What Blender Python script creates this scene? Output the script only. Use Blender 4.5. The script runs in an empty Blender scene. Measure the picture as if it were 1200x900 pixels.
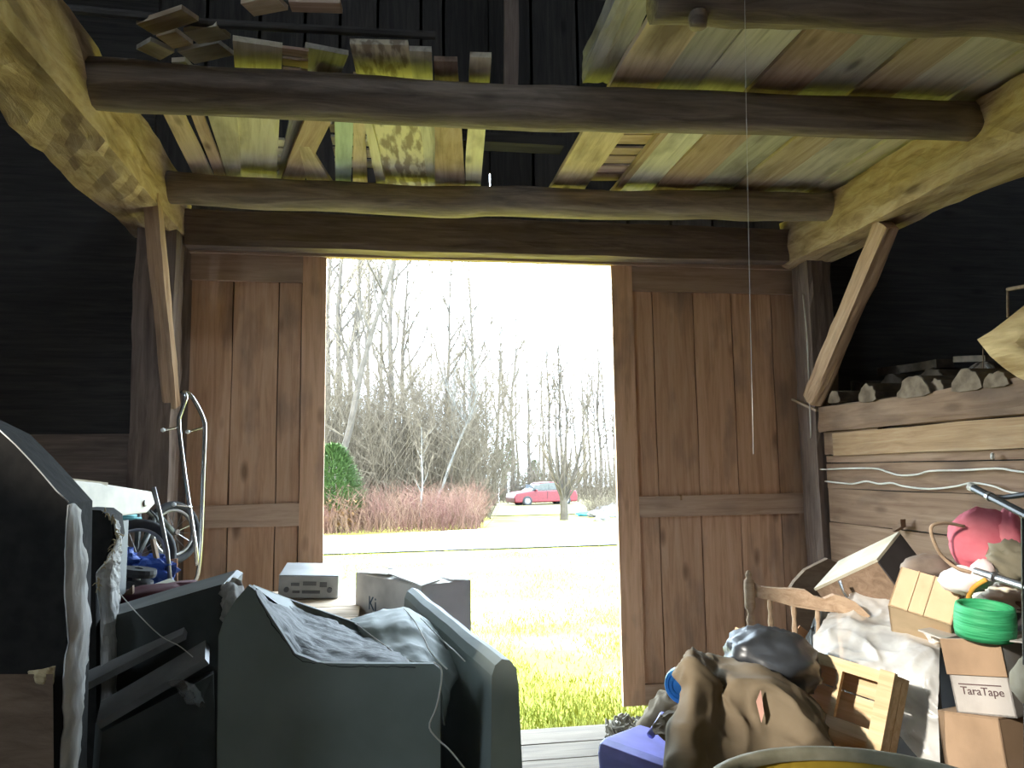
import bpy, bmesh, math, random
from mathutils import Vector, Matrix, Euler, noise
random.seed(7)
R_ = random.Random(11)
scene = bpy.context.scene
col = scene.collection
PI = math.pi

# ------------------------------------------------------------------ camera
F_PX = 900.0                       # focal length in pixels of the 1200x900 frame
CAM = Vector((0, 0, 1.55))
_a, _p, _r = math.radians(9.4), math.radians(6.3), math.radians(0.8)
FWD = Vector((math.sin(_a)*math.cos(_p), math.cos(_a)*math.cos(_p), math.sin(_p)))
_R0 = Vector((math.cos(_a), -math.sin(_a), 0)); _U0 = _R0.cross(FWD)
RGT = _R0*math.cos(_r) - _U0*math.sin(_r)
UPV = _R0*math.sin(_r) + _U0*math.cos(_r)
cd = bpy.data.cameras.new('camera'); cam = bpy.data.objects.new('camera', cd); col.objects.link(cam)
cd.sensor_width = 36.0; cd.lens = 36.0*F_PX/1200.0; cd.clip_start = 0.05; cd.clip_end = 400
cam.matrix_world = Matrix(((RGT.x, UPV.x, -FWD.x, CAM.x), (RGT.y, UPV.y, -FWD.y, CAM.y), (RGT.z, UPV.z, -FWD.z, CAM.z), (0, 0, 0, 1)))
scene.camera = cam

# ------------------------------------------------------------------ sky, sun, exposure
world = bpy.data.worlds.new('overcast_sky'); scene.world = world; world.use_nodes = True
bg = world.node_tree.nodes['Background']
bg.inputs[0].default_value = (0.70, 0.86, 1.0, 1); bg.inputs[1].default_value = 1.0
sl = bpy.data.lights.new('sun', 'SUN'); sl.energy = 0.29; sl.angle = math.radians(2); sl.color = (1.0, 0.93, 0.82)
so = bpy.data.objects.new('sun', sl); col.objects.link(so)
SUN_DIR = Vector((0.85, 0.45, -0.40)).normalized()     # the way its light travels
so.rotation_euler = SUN_DIR.to_track_quat('-Z', 'Y').to_euler()
pl = bpy.data.lights.new('doorway_portal', 'AREA'); pl.shape = 'RECTANGLE'; pl.size = 1.8; pl.size_y = 2.9
pl.cycles.is_portal = True                               # a sampling aid for the daylight through the doorway; gives off nothing
po = bpy.data.objects.new('doorway_portal', pl); col.objects.link(po)
po.location = (0.53, 4.95, 1.42); po.rotation_euler = (-PI/2, 0, 0)
pl2 = bpy.data.lights.new('window_portal', 'AREA'); pl2.shape = 'RECTANGLE'; pl2.size = 1.2; pl2.size_y = 1.2; pl2.cycles.is_portal = True
po2 = bpy.data.objects.new('window_portal', pl2); col.objects.link(po2); po2.location = (-3.55, -0.2, 3.4); po2.rotation_euler = (0, -PI/2, 0)
vs = scene.view_settings
vs.view_transform = 'Standard'; vs.look = 'None'; vs.gamma = 1.0; vs.use_curve_mapping = False
vs.exposure = 4.6
cy = scene.cycles
cy.use_denoising = True; cy.max_bounces = 10; cy.diffuse_bounces = 7; cy.glossy_bounces = 4; cy.transmission_bounces = 6
cy.transparent_max_bounces = 16; cy.sample_clamp_indirect = 6.0; cy.caustics_reflective = False; cy.caustics_refractive = False

# ------------------------------------------------------------------ helpers
WM = {}
def ray(px, py): return FWD + RGT*((px-600)/F_PX) - UPV*((py-450)/F_PX)
def aY(px, py, Y): d = ray(px, py); return CAM + d*((Y-CAM.y)/d.y)
def aX(px, py, X): d = ray(px, py); return CAM + d*((X-CAM.x)/d.x)
def aZ(px, py, Z): d = ray(px, py); return CAM + d*((Z-CAM.z)/d.z)
def V(*a): return Vector(a)

def tag(o, label=None, cat=None, group=None, kind=None):
    if label: o['label'] = label
    if cat: o['category'] = cat
    if group: o['group'] = group
    if kind: o['kind'] = kind
    return o

def put(o, M, parent=None):
    o.matrix_basis = M
    if parent is not None:
        o.parent = parent; o.matrix_parent_inverse = WM[parent.name].inverted()
    WM[o.name] = M.copy()

def thing(name, label, cat, loc=(0, 0, 0), group=None):
    o = bpy.data.objects.new(name, None); col.objects.link(o); o.empty_display_size = 0.05
    put(o, Matrix.Translation(Vector(loc)))
    return tag(o, label, cat, group)

def frame_of(p0, p1, up):
    x = (p1-p0).normalized(); y = Vector(up).cross(x)
    if y.length < 1e-4: y = Vector((0, 1, 0)).cross(x)
    y.normalize(); z = x.cross(y)
    c = (p0+p1)/2
    return Matrix(((x.x, y.x, z.x, c.x), (x.y, y.y, z.y, c.y), (x.z, y.z, z.z, c.z), (0, 0, 0, 1)))

class MB:
    def __init__(s): s.v = []; s.f = []
    def add(s, vs, fs):
        b = len(s.v); s.v += [tuple(v) for v in vs]; s.f += [tuple(i+b for i in f) for f in fs]; return s
    def box(s, c, d, M=None):
        x, y, z = d[0]/2, d[1]/2, d[2]/2
        vs = [Vector(c)+Vector(((i & 1)*2*x-x, ((i >> 1) & 1)*2*y-y, ((i >> 2) & 1)*2*z-z)) for i in range(8)]
        if M: vs = [M @ v for v in vs]
        return s.add(vs, [(0, 2, 3, 1), (4, 5, 7, 6), (0, 1, 5, 4), (2, 6, 7, 3), (0, 4, 6, 2), (1, 3, 7, 5)])
    def hexa(s, b, t):          # two quads in the same order (bottom ccw seen from outside-below, top above them)
        return s.add(list(b)+list(t), [(3, 2, 1, 0), (4, 5, 6, 7), (0, 1, 5, 4), (1, 2, 6, 5), (2, 3, 7, 6), (3, 0, 4, 7)])
    def tube(s, pts, r, n=8, cap=True, closed=False):
        pts = [Vector(p) for p in pts]; k = len(pts)
        rr = r if isinstance(r, (list, tuple)) else [r]*k
        vs = []; prev = None
        for i, p in enumerate(pts):
            if closed: t = pts[(i+1) % k]-pts[i-1]
            else: t = pts[min(i+1, k-1)]-pts[max(i-1, 0)]
            t = t.normalized() if t.length > 1e-9 else Vector((0, 0, 1))
            if prev is None: a = t.orthogonal().normalized()
            else:
                a = prev - t*prev.dot(t)
                a = a.normalized() if a.length > 1e-6 else t.orthogonal().normalized()
            prev = a; b = t.cross(a)
            for j in range(n):
                an = 2*PI*j/n; vs.append(p+(a*math.cos(an)+b*math.sin(an))*rr[i])
        fs = []
        for i in range(k if closed else k-1):
            i2 = (i+1) % k
            for j in range(n):
                j2 = (j+1) % n; fs.append((i*n+j, i*n+j2, i2*n+j2, i2*n+j))
        if cap and not closed:
            fs.append(tuple(range(n-1, -1, -1))); fs.append(tuple((k-1)*n+j for j in range(n)))
        return s.add(vs, fs)
    def lathe(s, prof, n=24, M=None, cap0=False, cap1=False):
        vs = []; k = len(prof)
        for (r, z) in prof:
            for j in range(n):
                a = 2*PI*j/n; v = Vector((r*math.cos(a), r*math.sin(a), z)); vs.append(M @ v if M else v)
        fs = [(i*n+j, i*n+(j+1) % n, (i+1)*n+(j+1) % n, (i+1)*n+j) for i in range(k-1) for j in range(n)]
        if cap0: fs.append(tuple(range(n-1, -1, -1)))
        if cap1: fs.append(tuple((k-1)*n+j for j in range(n)))
        return s.add(vs, fs)
    def prism(s, poly, d, M=None):      # polygon in local XY, thick along Z from 0 to d
        n = len(poly)
        vs = [Vector((x, y, 0)) for x, y in poly]+[Vector((x, y, d)) for x, y in poly]
        if M: vs = [M @ v for v in vs]
        return s.add(vs, [tuple(range(n-1, -1, -1)), tuple(range(n, 2*n))]+[(i, (i+1) % n, (i+1) % n+n, i+n) for i in range(n)])
    def grid(s, rows):
        nu = len(rows); nv = len(rows[0])
        return s.add([p for r in rows for p in r], [(i*nv+j, i*nv+j+1, (i+1)*nv+j+1, (i+1)*nv+j) for i in range(nu-1) for j in range(nv-1)])
    def build(s, name, mat, parent=None, M=None, smooth=False, bevel=0, solid=0, subd=0, angle=None):
        me = bpy.data.meshes.new(name); M = M or Matrix.Identity(4)
        me.from_pydata(s.v, [], s.f)
        me.materials.append(mat)
        if smooth: me.polygons.foreach_set('use_smooth', [True]*len(me.polygons))
        me.update()
        o = bpy.data.objects.new(name, me); col.objects.link(o)
        if solid:
            m = o.modifiers.new('thickness', 'SOLIDIFY'); m.thickness = solid; m.offset = 0
        if bevel:
            m = o.modifiers.new('bevel', 'BEVEL'); m.width = bevel; m.segments = 2; m.limit_method = 'ANGLE'
        if subd:
            m = o.modifiers.new('subdivision', 'SUBSURF'); m.levels = subd; m.render_levels = subd
        put(o, M, parent)
        return o
    def build_at(s, name, mat, base, parent=None, **k):   # verts given in world space; the object's origin goes to base
        base = Vector(base); s.v = [tuple(Vector(v)-base) for v in s.v]
        return s.build(name, mat, parent, Matrix.Translation(base), **k)

def board_mb(L, w, t, jit=0.0, nseg=6, rnd=R_, taper=1.0):
    """a sawn board, long axis local X, width Y, thickness Z, edges a little uneven"""
    m = MB(); ring = []
    oy = rnd.uniform(0, 99)
    for i in range(nseg+1):
        x = -L/2+L*i/nseg; k = i/nseg; ww = w*(1+(taper-1)*k)
        e0 = jit*noise.noise((x*2.3+oy, 0, 0)); e1 = jit*noise.noise((x*2.3+oy, 7, 0)); z0 = 0.35*jit*noise.noise((x*1.7+oy, 3, 0))
        ring.append([(x, -ww/2+e0, -t/2+z0), (x, ww/2+e1, -t/2+z0), (x, ww/2+e1, t/2+z0), (x, -ww/2+e0, t/2+z0)])
    for r in ring: m.v += r
    for i in range(nseg):
        for j in range(4):
            m.f.append((i*4+j, (i+1)*4+j, (i+1)*4+(j+1) % 4, i*4+(j+1) % 4))
    m.f.append((0, 1, 2, 3)); b = nseg*4; m.f.append((b+3, b+2, b+1, b))
    return m

def board(name, p0, p1, w, t, mat, parent=None, up=(0, 0, 1), jit=0.0, bevel=0.0, taper=1.0, nseg=6):
    p0, p1 = Vector(p0), Vector(p1)
    return board_mb((p1-p0).length, w, t, jit, nseg, taper=taper).build(name, mat, parent, frame_of(p0, p1, up), bevel=bevel)

def catmull(P, t):
    n = len(P)-1; x = min(max(t*n, 0), n-1e-9); i = int(x); u = x-i
    p1, p2 = P[i], P[i+1]; p0 = P[i-1] if i > 0 else p1*2-p2; p3 = P[i+2] if i+2 <= n else p2*2-p1
    return 0.5*((2*p1)+(p2-p0)*u+(2*p0-5*p1+4*p2-p3)*u*u+(3*p1-p0-3*p2+p3)*u*u*u)
def lerp_path(P, t):
    n = len(P)-1; x = min(max(t*n, 0), n-1e-9); i = int(x); u = x-i
    return P[i]*(1-u)+P[i+1]*u
def net(ctrl, nu=24, nv=24, amp=0.0, freq=6.0, crease=0.0, cf=5.0, seed=0, edge_fade=True, straight=False):
    """a sheet through a net of control points, with soft folds and sharp creases pushed along its normal"""
    fn = lerp_path if straight else catmull
    rows = []
    for i in range(nu+1):
        cp = [fn([Vector(c) for c in colm], i/nu) for colm in zip(*ctrl)]
        rows.append([fn(cp, j/nv) for j in range(nv+1)])
    if amp or crease:
        out = []
        for i in range(nu+1):
            r2 = []
            for j in range(nv+1):
                p = rows[i][j]
                du = rows[min(i+1, nu)][j]-rows[max(i-1, 0)][j]; dv = rows[i][min(j+1, nv)]-rows[i][max(j-1, 0)]
                n = du.cross(dv); n = n.normalized() if n.length > 1e-9 else Vector((0, 0, 1))
                q = p+Vector((seed*3.1, seed*1.7, 0))
                d = amp*noise.noise(q*freq)
                if crease: d += crease*(1-2*abs(noise.noise(q*cf+Vector((5, 9, 2)))))**3 + crease*0.5*(1-2*abs(noise.noise(q*cf*2.3)))**3
                r2.append(p+n*d)
            out.append(r2)
        rows = out
    return MB().grid(rows)

def blob(c, rad, nu=28, nv=18, amp=0.1, freq=4.0, crease=0.0, cf=6.0, seed=0, flat=None, M=None, pw=1.0):
    """a stuffed or crumpled bag: a ball pushed about by noise, flattened where it lies"""
    m = MB(); rows = []
    for i in range(nv+1):
        th = PI*i/nv; row = []
        for j in range(nu+1):
            ph = 2*PI*j/nu
            d = Vector((math.sin(th)*math.cos(ph), math.sin(th)*math.sin(ph), math.cos(th)))
            q = d*freq*0.5+Vector((seed*4.3, seed*2.9, seed))
            k = 1+amp*noise.noise(q)+amp*0.5*noise.noise(q*2.1)
            if crease: k += crease*(1-2*abs(noise.noise(d*cf*0.5+Vector((seed, 3, seed)))))**3
            e = Vector([math.copysign(abs(x)**pw, x) for x in d])
            p = Vector((e.x*rad[0], e.y*rad[1], e.z*rad[2]))*k
            if flat is not None and p.z < flat: p.z = flat+(p.z-flat)*0.08
            if M: p = M @ p
            row.append(p+Vector(c))
        rows.append(row)
    return m.grid(rows)

# ------------------------------------------------------------------ materials
def new_mat(name):
    m = bpy.data.materials.new(name); m.use_nodes = True
    nt = m.node_tree; b = nt.nodes['Principled BSDF']
    return m, nt, b
def node(nt, kind, **kw):
    n = nt.nodes.new(kind)
    for k, v in kw.items(): setattr(n, k, v)
    return n
def ramp(nt, stops):
    r = node(nt, 'ShaderNodeValToRGB'); e = r.color_ramp.elements
    while len(e) < len(stops): e.new(0.5)
    for x, (p, c) in zip(e, stops): x.position = p; x.color = (*c, 1)
    return r
def coords(nt, scale, rand=True):
    tc = node(nt, 'ShaderNodeTexCoord'); mp = node(nt, 'ShaderNodeMapping'); mp.inputs['Scale'].default_value = scale
    if rand:
        oi = node(nt, 'ShaderNodeObjectInfo'); ml = node(nt, 'ShaderNodeMath', operation='MULTIPLY'); ml.inputs[1].default_value = 53.0
        ad = node(nt, 'ShaderNodeVectorMath', operation='ADD')
        nt.links.new(oi.outputs['Random'], ml.inputs[0]); nt.links.new(tc.outputs['Object'], ad.inputs[0]); nt.links.new(ml.outputs[0], ad.inputs[1])
        nt.links.new(ad.outputs[0], mp.inputs[0])
    else: nt.links.new(tc.outputs['Object'], mp.inputs[0])
    return mp
def mixc(nt, a, b, fac, mode='MIX'):
    m = node(nt, 'ShaderNodeMix', data_type='RGBA', blend_type=mode)
    for s, x in ((m.inputs[6], a), (m.inputs[7], b), (m.inputs[0], fac)):
        if hasattr(x, 'is_output'): nt.links.new(x, s)
        else: s.default_value = x if not isinstance(x, tuple) or len(x) == 4 else (*x, 1)
    return m.outputs[2]
def wood(name, dark, mid, light, grain=(0.7, 11, 11), stain=(0.05, 0.045, 0.04), stain_amt=0.35, rough=0.85, vary=0.35, bump=0.25, knots=0.5):
    m, nt, b = new_mat(name); L = nt.links.new
    mp = coords(nt, grain)
    n1 = node(nt, 'ShaderNodeTexNoise'); n1.inputs['Scale'].default_value = 3.0; n1.inputs['Detail'].default_value = 7; n1.inputs['Roughness'].default_value = 0.65; n1.inputs['Distortion'].default_value = 0.7
    L(mp.outputs[0], n1.inputs[0])
    rp = ramp(nt, [(0.28, dark), (0.5, mid), (0.72, light)]); L(n1.outputs[0], rp.inputs[0])
    mp2 = coords(nt, (1.3, 3.2, 3.2))
    n2 = node(nt, 'ShaderNodeTexNoise'); n2.inputs['Scale'].default_value = 1.6; n2.inputs['Detail'].default_value = 5; L(mp2.outputs[0], n2.inputs[0])
    r2 = ramp(nt, [(0.52, (0, 0, 0)), (0.72, (1, 1, 1))]); L(n2.outputs[0], r2.inputs[0])
    ms = node(nt, 'ShaderNodeMath', operation='MULTIPLY'); ms.inputs[1].default_value = stain_amt; L(r2.outputs[0], ms.inputs[0])
    c = mixc(nt, rp.outputs[0], stain, ms.outputs[0])
    # knots
    vo = node(nt, 'ShaderNodeTexVoronoi'); vo.inputs['Scale'].default_value = 1.0; mp3 = coords(nt, (2.1, 5.5, 5.5)); L(mp3.outputs[0], vo.inputs[0])
    r3 = ramp(nt, [(0.06, (1, 1, 1)), (0.16, (0, 0, 0))]); L(vo.outputs['Distance'], r3.inputs[0])
    mk = node(nt, 'ShaderNodeMath', operation='MULTIPLY'); mk.inputs[1].default_value = knots; L(r3.outputs[0], mk.inputs[0])
    c = mixc(nt, c, tuple(x*0.45 for x in dark), mk.outputs[0])
    oi = node(nt, 'ShaderNodeObjectInfo'); mr = node(nt, 'ShaderNodeMapRange'); mr.inputs[3].default_value = 1-vary; mr.inputs[4].default_value = 1+vary*0.6
    L(oi.outputs['Random'], mr.inputs[0])
    hs = node(nt, 'ShaderNodeHueSaturation'); L(mr.outputs[0], hs.inputs['Value']); L(c, hs.inputs['Color'])
    L(hs.outputs[0], b.inputs['Base Color']); b.inputs['Roughness'].default_value = rough; b.inputs['Specular IOR Level'].default_value = 0.2
    bp = node(nt, 'ShaderNodeBump'); bp.inputs['Strength'].default_value = bump; bp.inputs['Distance'].default_value = 0.01
    L(n1.outputs[0], bp.inputs['Height']); L(bp.outputs[0], b.inputs['Normal'])
    return m
def mottled(name, c1, c2, scale=6, rough=0.8, metal=0.0, bump=0.1, detail=5, spec=0.3, lo=0.35, hi=0.65, stretch=(1, 1, 1), rand=True, bdist=0.01):
    m, nt, b = new_mat(name); L = nt.links.new
    mp = coords(nt, stretch, rand)
    n1 = node(nt, 'ShaderNodeTexNoise'); n1.inputs['Scale'].default_value = scale; n1.inputs['Detail'].default_value = detail; L(mp.outputs[0], n1.inputs[0])
    rp = ramp(nt, [(lo, c1), (hi, c2)]); L(n1.outputs[0], rp.inputs[0]); L(rp.outputs[0], b.inputs['Base Color'])
    b.inputs['Roughness'].default_value = rough; b.inputs['Metallic'].default_value = metal; b.inputs['Specular IOR Level'].default_value = spec
    if bump:
        bp = node(nt, 'ShaderNodeBump'); bp.inputs['Strength'].default_value = bump; bp.inputs['Distance'].default_value = bdist
        L(n1.outputs[0], bp.inputs['Height']); L(bp.outputs[0], b.inputs['Normal'])
    return m
def plain(name, c, rough=0.6, metal=0.0, spec=0.4, **k):
    return mottled(name, tuple(x*0.82 for x in c), tuple(min(1, x*1.12) for x in c), k.get('scale', 9), rough, metal, k.get('bump', 0.05), 4, spec)
def cardboard(name, c):
    m, nt, b = new_mat(name); L = nt.links.new
    mp = coords(nt, (1, 1, 1)); n1 = node(nt, 'ShaderNodeTexNoise'); n1.inputs['Scale'].default_value = 5; n1.inputs['Detail'].default_value = 6; L(mp.outputs[0], n1.inputs[0])
    rp = ramp(nt, [(0.3, tuple(x*0.7 for x in c)), (0.5, c), (0.75, tuple(min(1, x*1.15) for x in c))]); L(n1.outputs[0], rp.inputs[0])
    L(rp.outputs[0], b.inputs['Base Color']); b.inputs['Roughness'].default_value = 0.9; b.inputs['Specular IOR Level'].default_value = 0.15
    wv = node(nt, 'ShaderNodeTexWave'); wv.inputs['Scale'].default_value = 60; wv.inputs['Distortion'].default_value = 0.5; L(mp.outputs[0], wv.inputs[0])
    bp = node(nt, 'ShaderNodeBump'); bp.inputs['Strength'].default_value = 0.08; bp.inputs['Distance'].default_value = 0.003; L(wv.outputs[0], bp.inputs['Height']); L(bp.outputs[0], b.inputs['Normal'])
    return m
def film(name, c, alpha, rough=0.25):
    m, nt, b = new_mat(name); L = nt.links.new
    b.inputs['Base Color'].default_value = (*c, 1); b.inputs['Roughness'].default_value = rough; b.inputs['Specular IOR Level'].default_value = 0.8
    mp = coords(nt, (1, 1, 1)); n1 = node(nt, 'ShaderNodeTexNoise'); n1.inputs['Scale'].default_value = 7; n1.inputs['Detail'].default_value = 4; L(mp.outputs[0], n1.inputs[0])
    mr = node(nt, 'ShaderNodeMapRange'); mr.inputs[1].default_value = 0.3; mr.inputs[2].default_value = 0.7; mr.inputs[3].default_value = alpha*0.6; mr.inputs[4].default_value = min(1, alpha*1.3)
    L(n1.outputs[0], mr.inputs[0]); L(mr.outputs[0], b.inputs['Alpha'])
    return m

M = {}
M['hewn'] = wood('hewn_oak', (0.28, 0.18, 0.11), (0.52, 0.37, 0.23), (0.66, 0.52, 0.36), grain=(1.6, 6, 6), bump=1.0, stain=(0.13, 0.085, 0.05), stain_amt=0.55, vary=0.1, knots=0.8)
M['log'] = wood('peeled_log', (0.14, 0.11, 0.09), (0.26, 0.205, 0.165), (0.40, 0.32, 0.26), grain=(0.8, 9, 9), bump=0.7, vary=0.15)
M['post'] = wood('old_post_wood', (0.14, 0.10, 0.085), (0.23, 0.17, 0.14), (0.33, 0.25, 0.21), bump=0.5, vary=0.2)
M['brace'] = wood('brace_wood', (0.30, 0.18, 0.11), (0.47, 0.30, 0.19), (0.56, 0.39, 0.26), bump=0.3, vary=0.1)
M['door'] = wood('door_pine', (0.44, 0.25, 0.155), (0.62, 0.385, 0.25), (0.70, 0.47, 0.33), stain=(0.20, 0.15, 0.13), stain_amt=0.65, vary=0.2, knots=0.7)
M['door_dark'] = wood('door_frame_wood', (0.36, 0.24, 0.17), (0.50, 0.35, 0.26), (0.58, 0.43, 0.33), stain=(0.21, 0.16, 0.13), stain_amt=0.6, vary=0.15)
M['deck_grey'] = wood('grey_deck_board', (0.40, 0.37, 0.31), (0.57, 0.53, 0.45), (0.68, 0.64, 0.55), stain=(0.17, 0.14, 0.11), stain_amt=0.85, vary=0.25, knots=.9)
M['deck_tan'] = wood('tan_deck_board', (0.42, 0.31, 0.21), (0.60, 0.47, 0.34), (0.70, 0.58, 0.45), stain=(0.17, 0.12, 0.085), stain_amt=0.8, vary=0.2, knots=.9)
M['deck_red'] = wood('reddish_deck_board', (0.36, 0.24, 0.175), (0.52, 0.37, 0.28), (0.62, 0.47, 0.37), stain=(0.15, 0.10, 0.08), stain_amt=0.8, vary=0.2, knots=.9)
M['deck_pale'] = wood('pale_board', (0.55, 0.47, 0.34), (0.70, 0.63, 0.49), (0.78, 0.72, 0.58), stain=(0.28, 0.22, 0.15), stain_amt=0.7, vary=0.12, knots=.9)
M['deck_green'] = wood('green_painted_board', (0.34, 0.42, 0.34), (0.48, 0.57, 0.48), (0.56, 0.64, 0.55), stain_amt=0.3, vary=0.05, knots=0.1)
M['mottle'] = mottled('peeling_paint_board', (0.34, 0.27, 0.20), (0.72, 0.65, 0.50), 5, 0.9, bump=0.5, lo=0.44, hi=0.56, stretch=(1.2, 5, 5))
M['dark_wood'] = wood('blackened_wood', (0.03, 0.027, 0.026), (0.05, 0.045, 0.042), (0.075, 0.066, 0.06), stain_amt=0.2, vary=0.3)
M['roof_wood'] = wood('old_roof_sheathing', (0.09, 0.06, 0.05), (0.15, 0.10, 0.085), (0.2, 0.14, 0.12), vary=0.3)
M['wall_wood'] = wood('granary_boards', (0.16, 0.092, 0.058), (0.25, 0.155, 0.10), (0.33, 0.22, 0.15), stain=(0.09, 0.06, 0.045), stain_amt=0.6, vary=0.15, grain=(0.5, 8, 8))
M['wall_light'] = wood('fresh_board', (0.25, 0.145, 0.075), (0.36, 0.225, 0.125), (0.44, 0.30, 0.18), stain_amt=0.25, vary=0.05)
M['floor'] = wood('worn_floor_boards', (0.055, 0.042, 0.03), (0.085, 0.067, 0.048), (0.115, 0.093, 0.068), stain_amt=0.4, vary=0.2)
M['lawn'] = mottled('lawn_turf', (0.20, 0.19, 0.012), (0.40, 0.36, 0.11), 0.55, 0.95, bump=0.3, detail=9, lo=0.46, hi=0.72, rand=False)
M['blade'] = mottled('grass_blades', (0.17, 0.19, 0.02), (0.38, 0.35, 0.09), 0.7, 0.9, bump=0, rand=False)
M['road'] = mottled('pale_asphalt', (0.30, 0.31, 0.32), (0.36, 0.36, 0.37), 1.5, 0.9, rand=False)
M['field'] = mottled('rough_ground', (0.09, 0.085, 0.03), (0.16, 0.12, 0.06), 0.5, 0.95, rand=False)
M['bark'] = mottled('grey_bark', (0.032, 0.026, 0.019), (0.056, 0.046, 0.036), 3, 0.9)
M['bark_pale'] = mottled('pale_birch_bark', (0.08, 0.077, 0.07), (0.13, 0.125, 0.115), 3, 0.9)
M['twig'] = mottled('bare_twigs', (0.060, 0.047, 0.031), (0.092, 0.074, 0.051), 3, 0.9, bump=0)
M['twig_red'] = mottled('red_brush_stems', (0.075, 0.030, 0.024), (0.105, 0.062, 0.038), 1.2, 0.9, bump=0)
M['needle'] = mottled('evergreen_foliage', (0.03, 0.062, 0.012), (0.065, 0.11, 0.028), 4, 0.9, bump=0)
M['leaf_tan'] = mottled('dry_oak_leaves', (0.14, 0.07, 0.025), (0.22, 0.12, 0.05), 6, 0.9, bump=0)

# ================================================================== THE BARN
D = 4.68            # inner face of the front wall
# ---- floor
fl = MB().box((0.8, 0.35, -0.13), (7.5, 8.7, 0.16)).build('floor', M['floor']); tag(fl, kind='structure')
y = 4.72; k = 0
while y > 1.3:
    w = 0.21+0.03*math.sin(k*2.1); x0 = -1.2; x1 = 2.75
    if k == 0: w = 0.26
    board('plank', (x0, y-w/2, -0.025), (x1, y-w/2, -0.025), w-0.012, 0.05, M['floor'], fl, jit=0.008)
    y -= w; k += 1
# ---- front wall with the doorway
wf = MB()
wf.box((-2.85, D+0.12, 2.6), (2.9, 0.05, 6.0)); wf.box((4.6, D+0.12, 2.6), (3.4, 0.05, 6.0))
wf.box((0.8, D+0.12, 5.35), (4.6, 0.05, 1.2))
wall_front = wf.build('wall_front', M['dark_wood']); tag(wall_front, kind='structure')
# vertical boards above the header; daylight shows in the slits between a few of them
XS = aY(574, 215, D+.14).x
xs = [-1.45, -1.12, -0.80, -0.52, -0.30, -0.06, 0.22, XS-.30, XS, XS+.29, 1.28, 1.6, 1.9, 2.2, 2.5, 2.85]
for i in range(len(xs)-1):
    l, r = xs[i]-.01, xs[i+1]+.01
    if abs(xs[i+1]-XS) < 1e-6: r = XS-.005
    if abs(xs[i]-XS) < 1e-6: l = XS+.005
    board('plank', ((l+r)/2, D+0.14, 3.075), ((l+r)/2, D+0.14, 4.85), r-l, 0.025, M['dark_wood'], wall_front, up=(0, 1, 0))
sz0, sz1 = aY(574, 228, D+.16).z, aY(574, 203, D+.16).z        # daylight shows through one short slit between two boards
for z0, z1 in ((3.07, sz0), (sz1, 4.85)): board('batten', (XS, D+.165, z0), (XS, D+.165, z1), .08, .02, M['dark_wood'], wall_front, up=(0, 1, 0))
for (x0, x1, z0, z1) in ((-2.55, -1.36, 1.42, 1.78), (-2.55, -1.36, 1.02, 1.40)):
    board('plank', (x0, D+0.06, (z0+z1)/2), (x1, D+0.06, (z0+z1)/2), z1-z0, 0.03, M['post'], wall_front, up=(0, 1, 0), jit=0.01)
board('plank', (-1.25, D+0.07, 0), (-1.25, D+0.07, 3.0), 0.30, 0.03, M['post'], wall_front, up=(0, 1, 0), jit=0.01)
board('plank', (2.86, D+0.07, 0), (2.86, D+0.07, 3.0), 0.30, 0.03, M['dark_wood'], wall_front, up=(0, 1, 0), jit=0.01)
# ---- side walls, roof: dark, mostly unlit; unseen rear wall pale to bounce light forward
def plank_wall(name, p0, p1, z0, z1, n, mat, nrm):
    p0, p1 = Vector(p0), Vector(p1)
    wl = MB().box((p0+p1)/2+Vector((0, 0, (z0+z1)/2))+Vector(nrm)*-0.05, ((p1-p0).length if abs(nrm[1]) else 0.04, (p1-p0).length if abs(nrm[0]) else 0.04, z1-z0)).build(name, mat)
    tag(wl, kind='structure')
    for i in range(n):
        a = p0.lerp(p1, (i+0.5)/n); wd = (p1-p0).length/n-0.008
        board('plank', (a.x, a.y, z0), (a.x, a.y, z1), wd, 0.03, mat, wl, up=nrm, jit=0.006, nseg=3)
    return wl
# the left wall has a high opening behind the camera: the sun that lies on the right-hand heap comes in there
WY0, WY1, WZ0, WZ1 = -0.75, 0.35, 2.8, 4.0
m = MB()
for (y0, y1, z0, z1) in ((-3.9, WY0, 0, 4.6), (WY1, 4.7, 0, 4.6), (WY0, WY1, 0, WZ0), (WY0, WY1, WZ1, 4.6)): m.box((-3.45, (y0+y1)/2, (z0+z1)/2), (.04, y1-y0, z1-z0))
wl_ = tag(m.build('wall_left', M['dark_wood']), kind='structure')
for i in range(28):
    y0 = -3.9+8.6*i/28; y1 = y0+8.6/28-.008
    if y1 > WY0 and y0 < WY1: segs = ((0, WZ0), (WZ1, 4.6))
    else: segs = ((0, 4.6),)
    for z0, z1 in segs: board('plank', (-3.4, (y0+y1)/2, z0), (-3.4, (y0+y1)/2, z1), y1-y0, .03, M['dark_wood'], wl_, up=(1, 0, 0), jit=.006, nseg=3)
w1_ = tag(MB().box((-3.42, (WY0+WY1)/2, WZ0-.02), (.16, WY1-WY0+.1, .04)).build('window_1', M['post']), kind='structure')
for y in (WY0-.03, WY1+.03): MB().box((-3.42, y, (WZ0+WZ1)/2), (.14, .06, WZ1-WZ0)).build('window_frame', M['post'], w1_)
MB().box((-3.42, (WY0+WY1)/2, WZ1+.03), (.14, WY1-WY0+.1, .06)).build('window_frame', M['post'], w1_)
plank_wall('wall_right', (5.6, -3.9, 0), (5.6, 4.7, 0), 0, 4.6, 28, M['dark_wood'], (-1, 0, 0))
wr = MB().box((1.1, -3.95, 2.6), (9.2, 0.05, 6.0)).build('wall_rear', M['deck_tan']); tag(wr, kind='structure')
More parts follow.
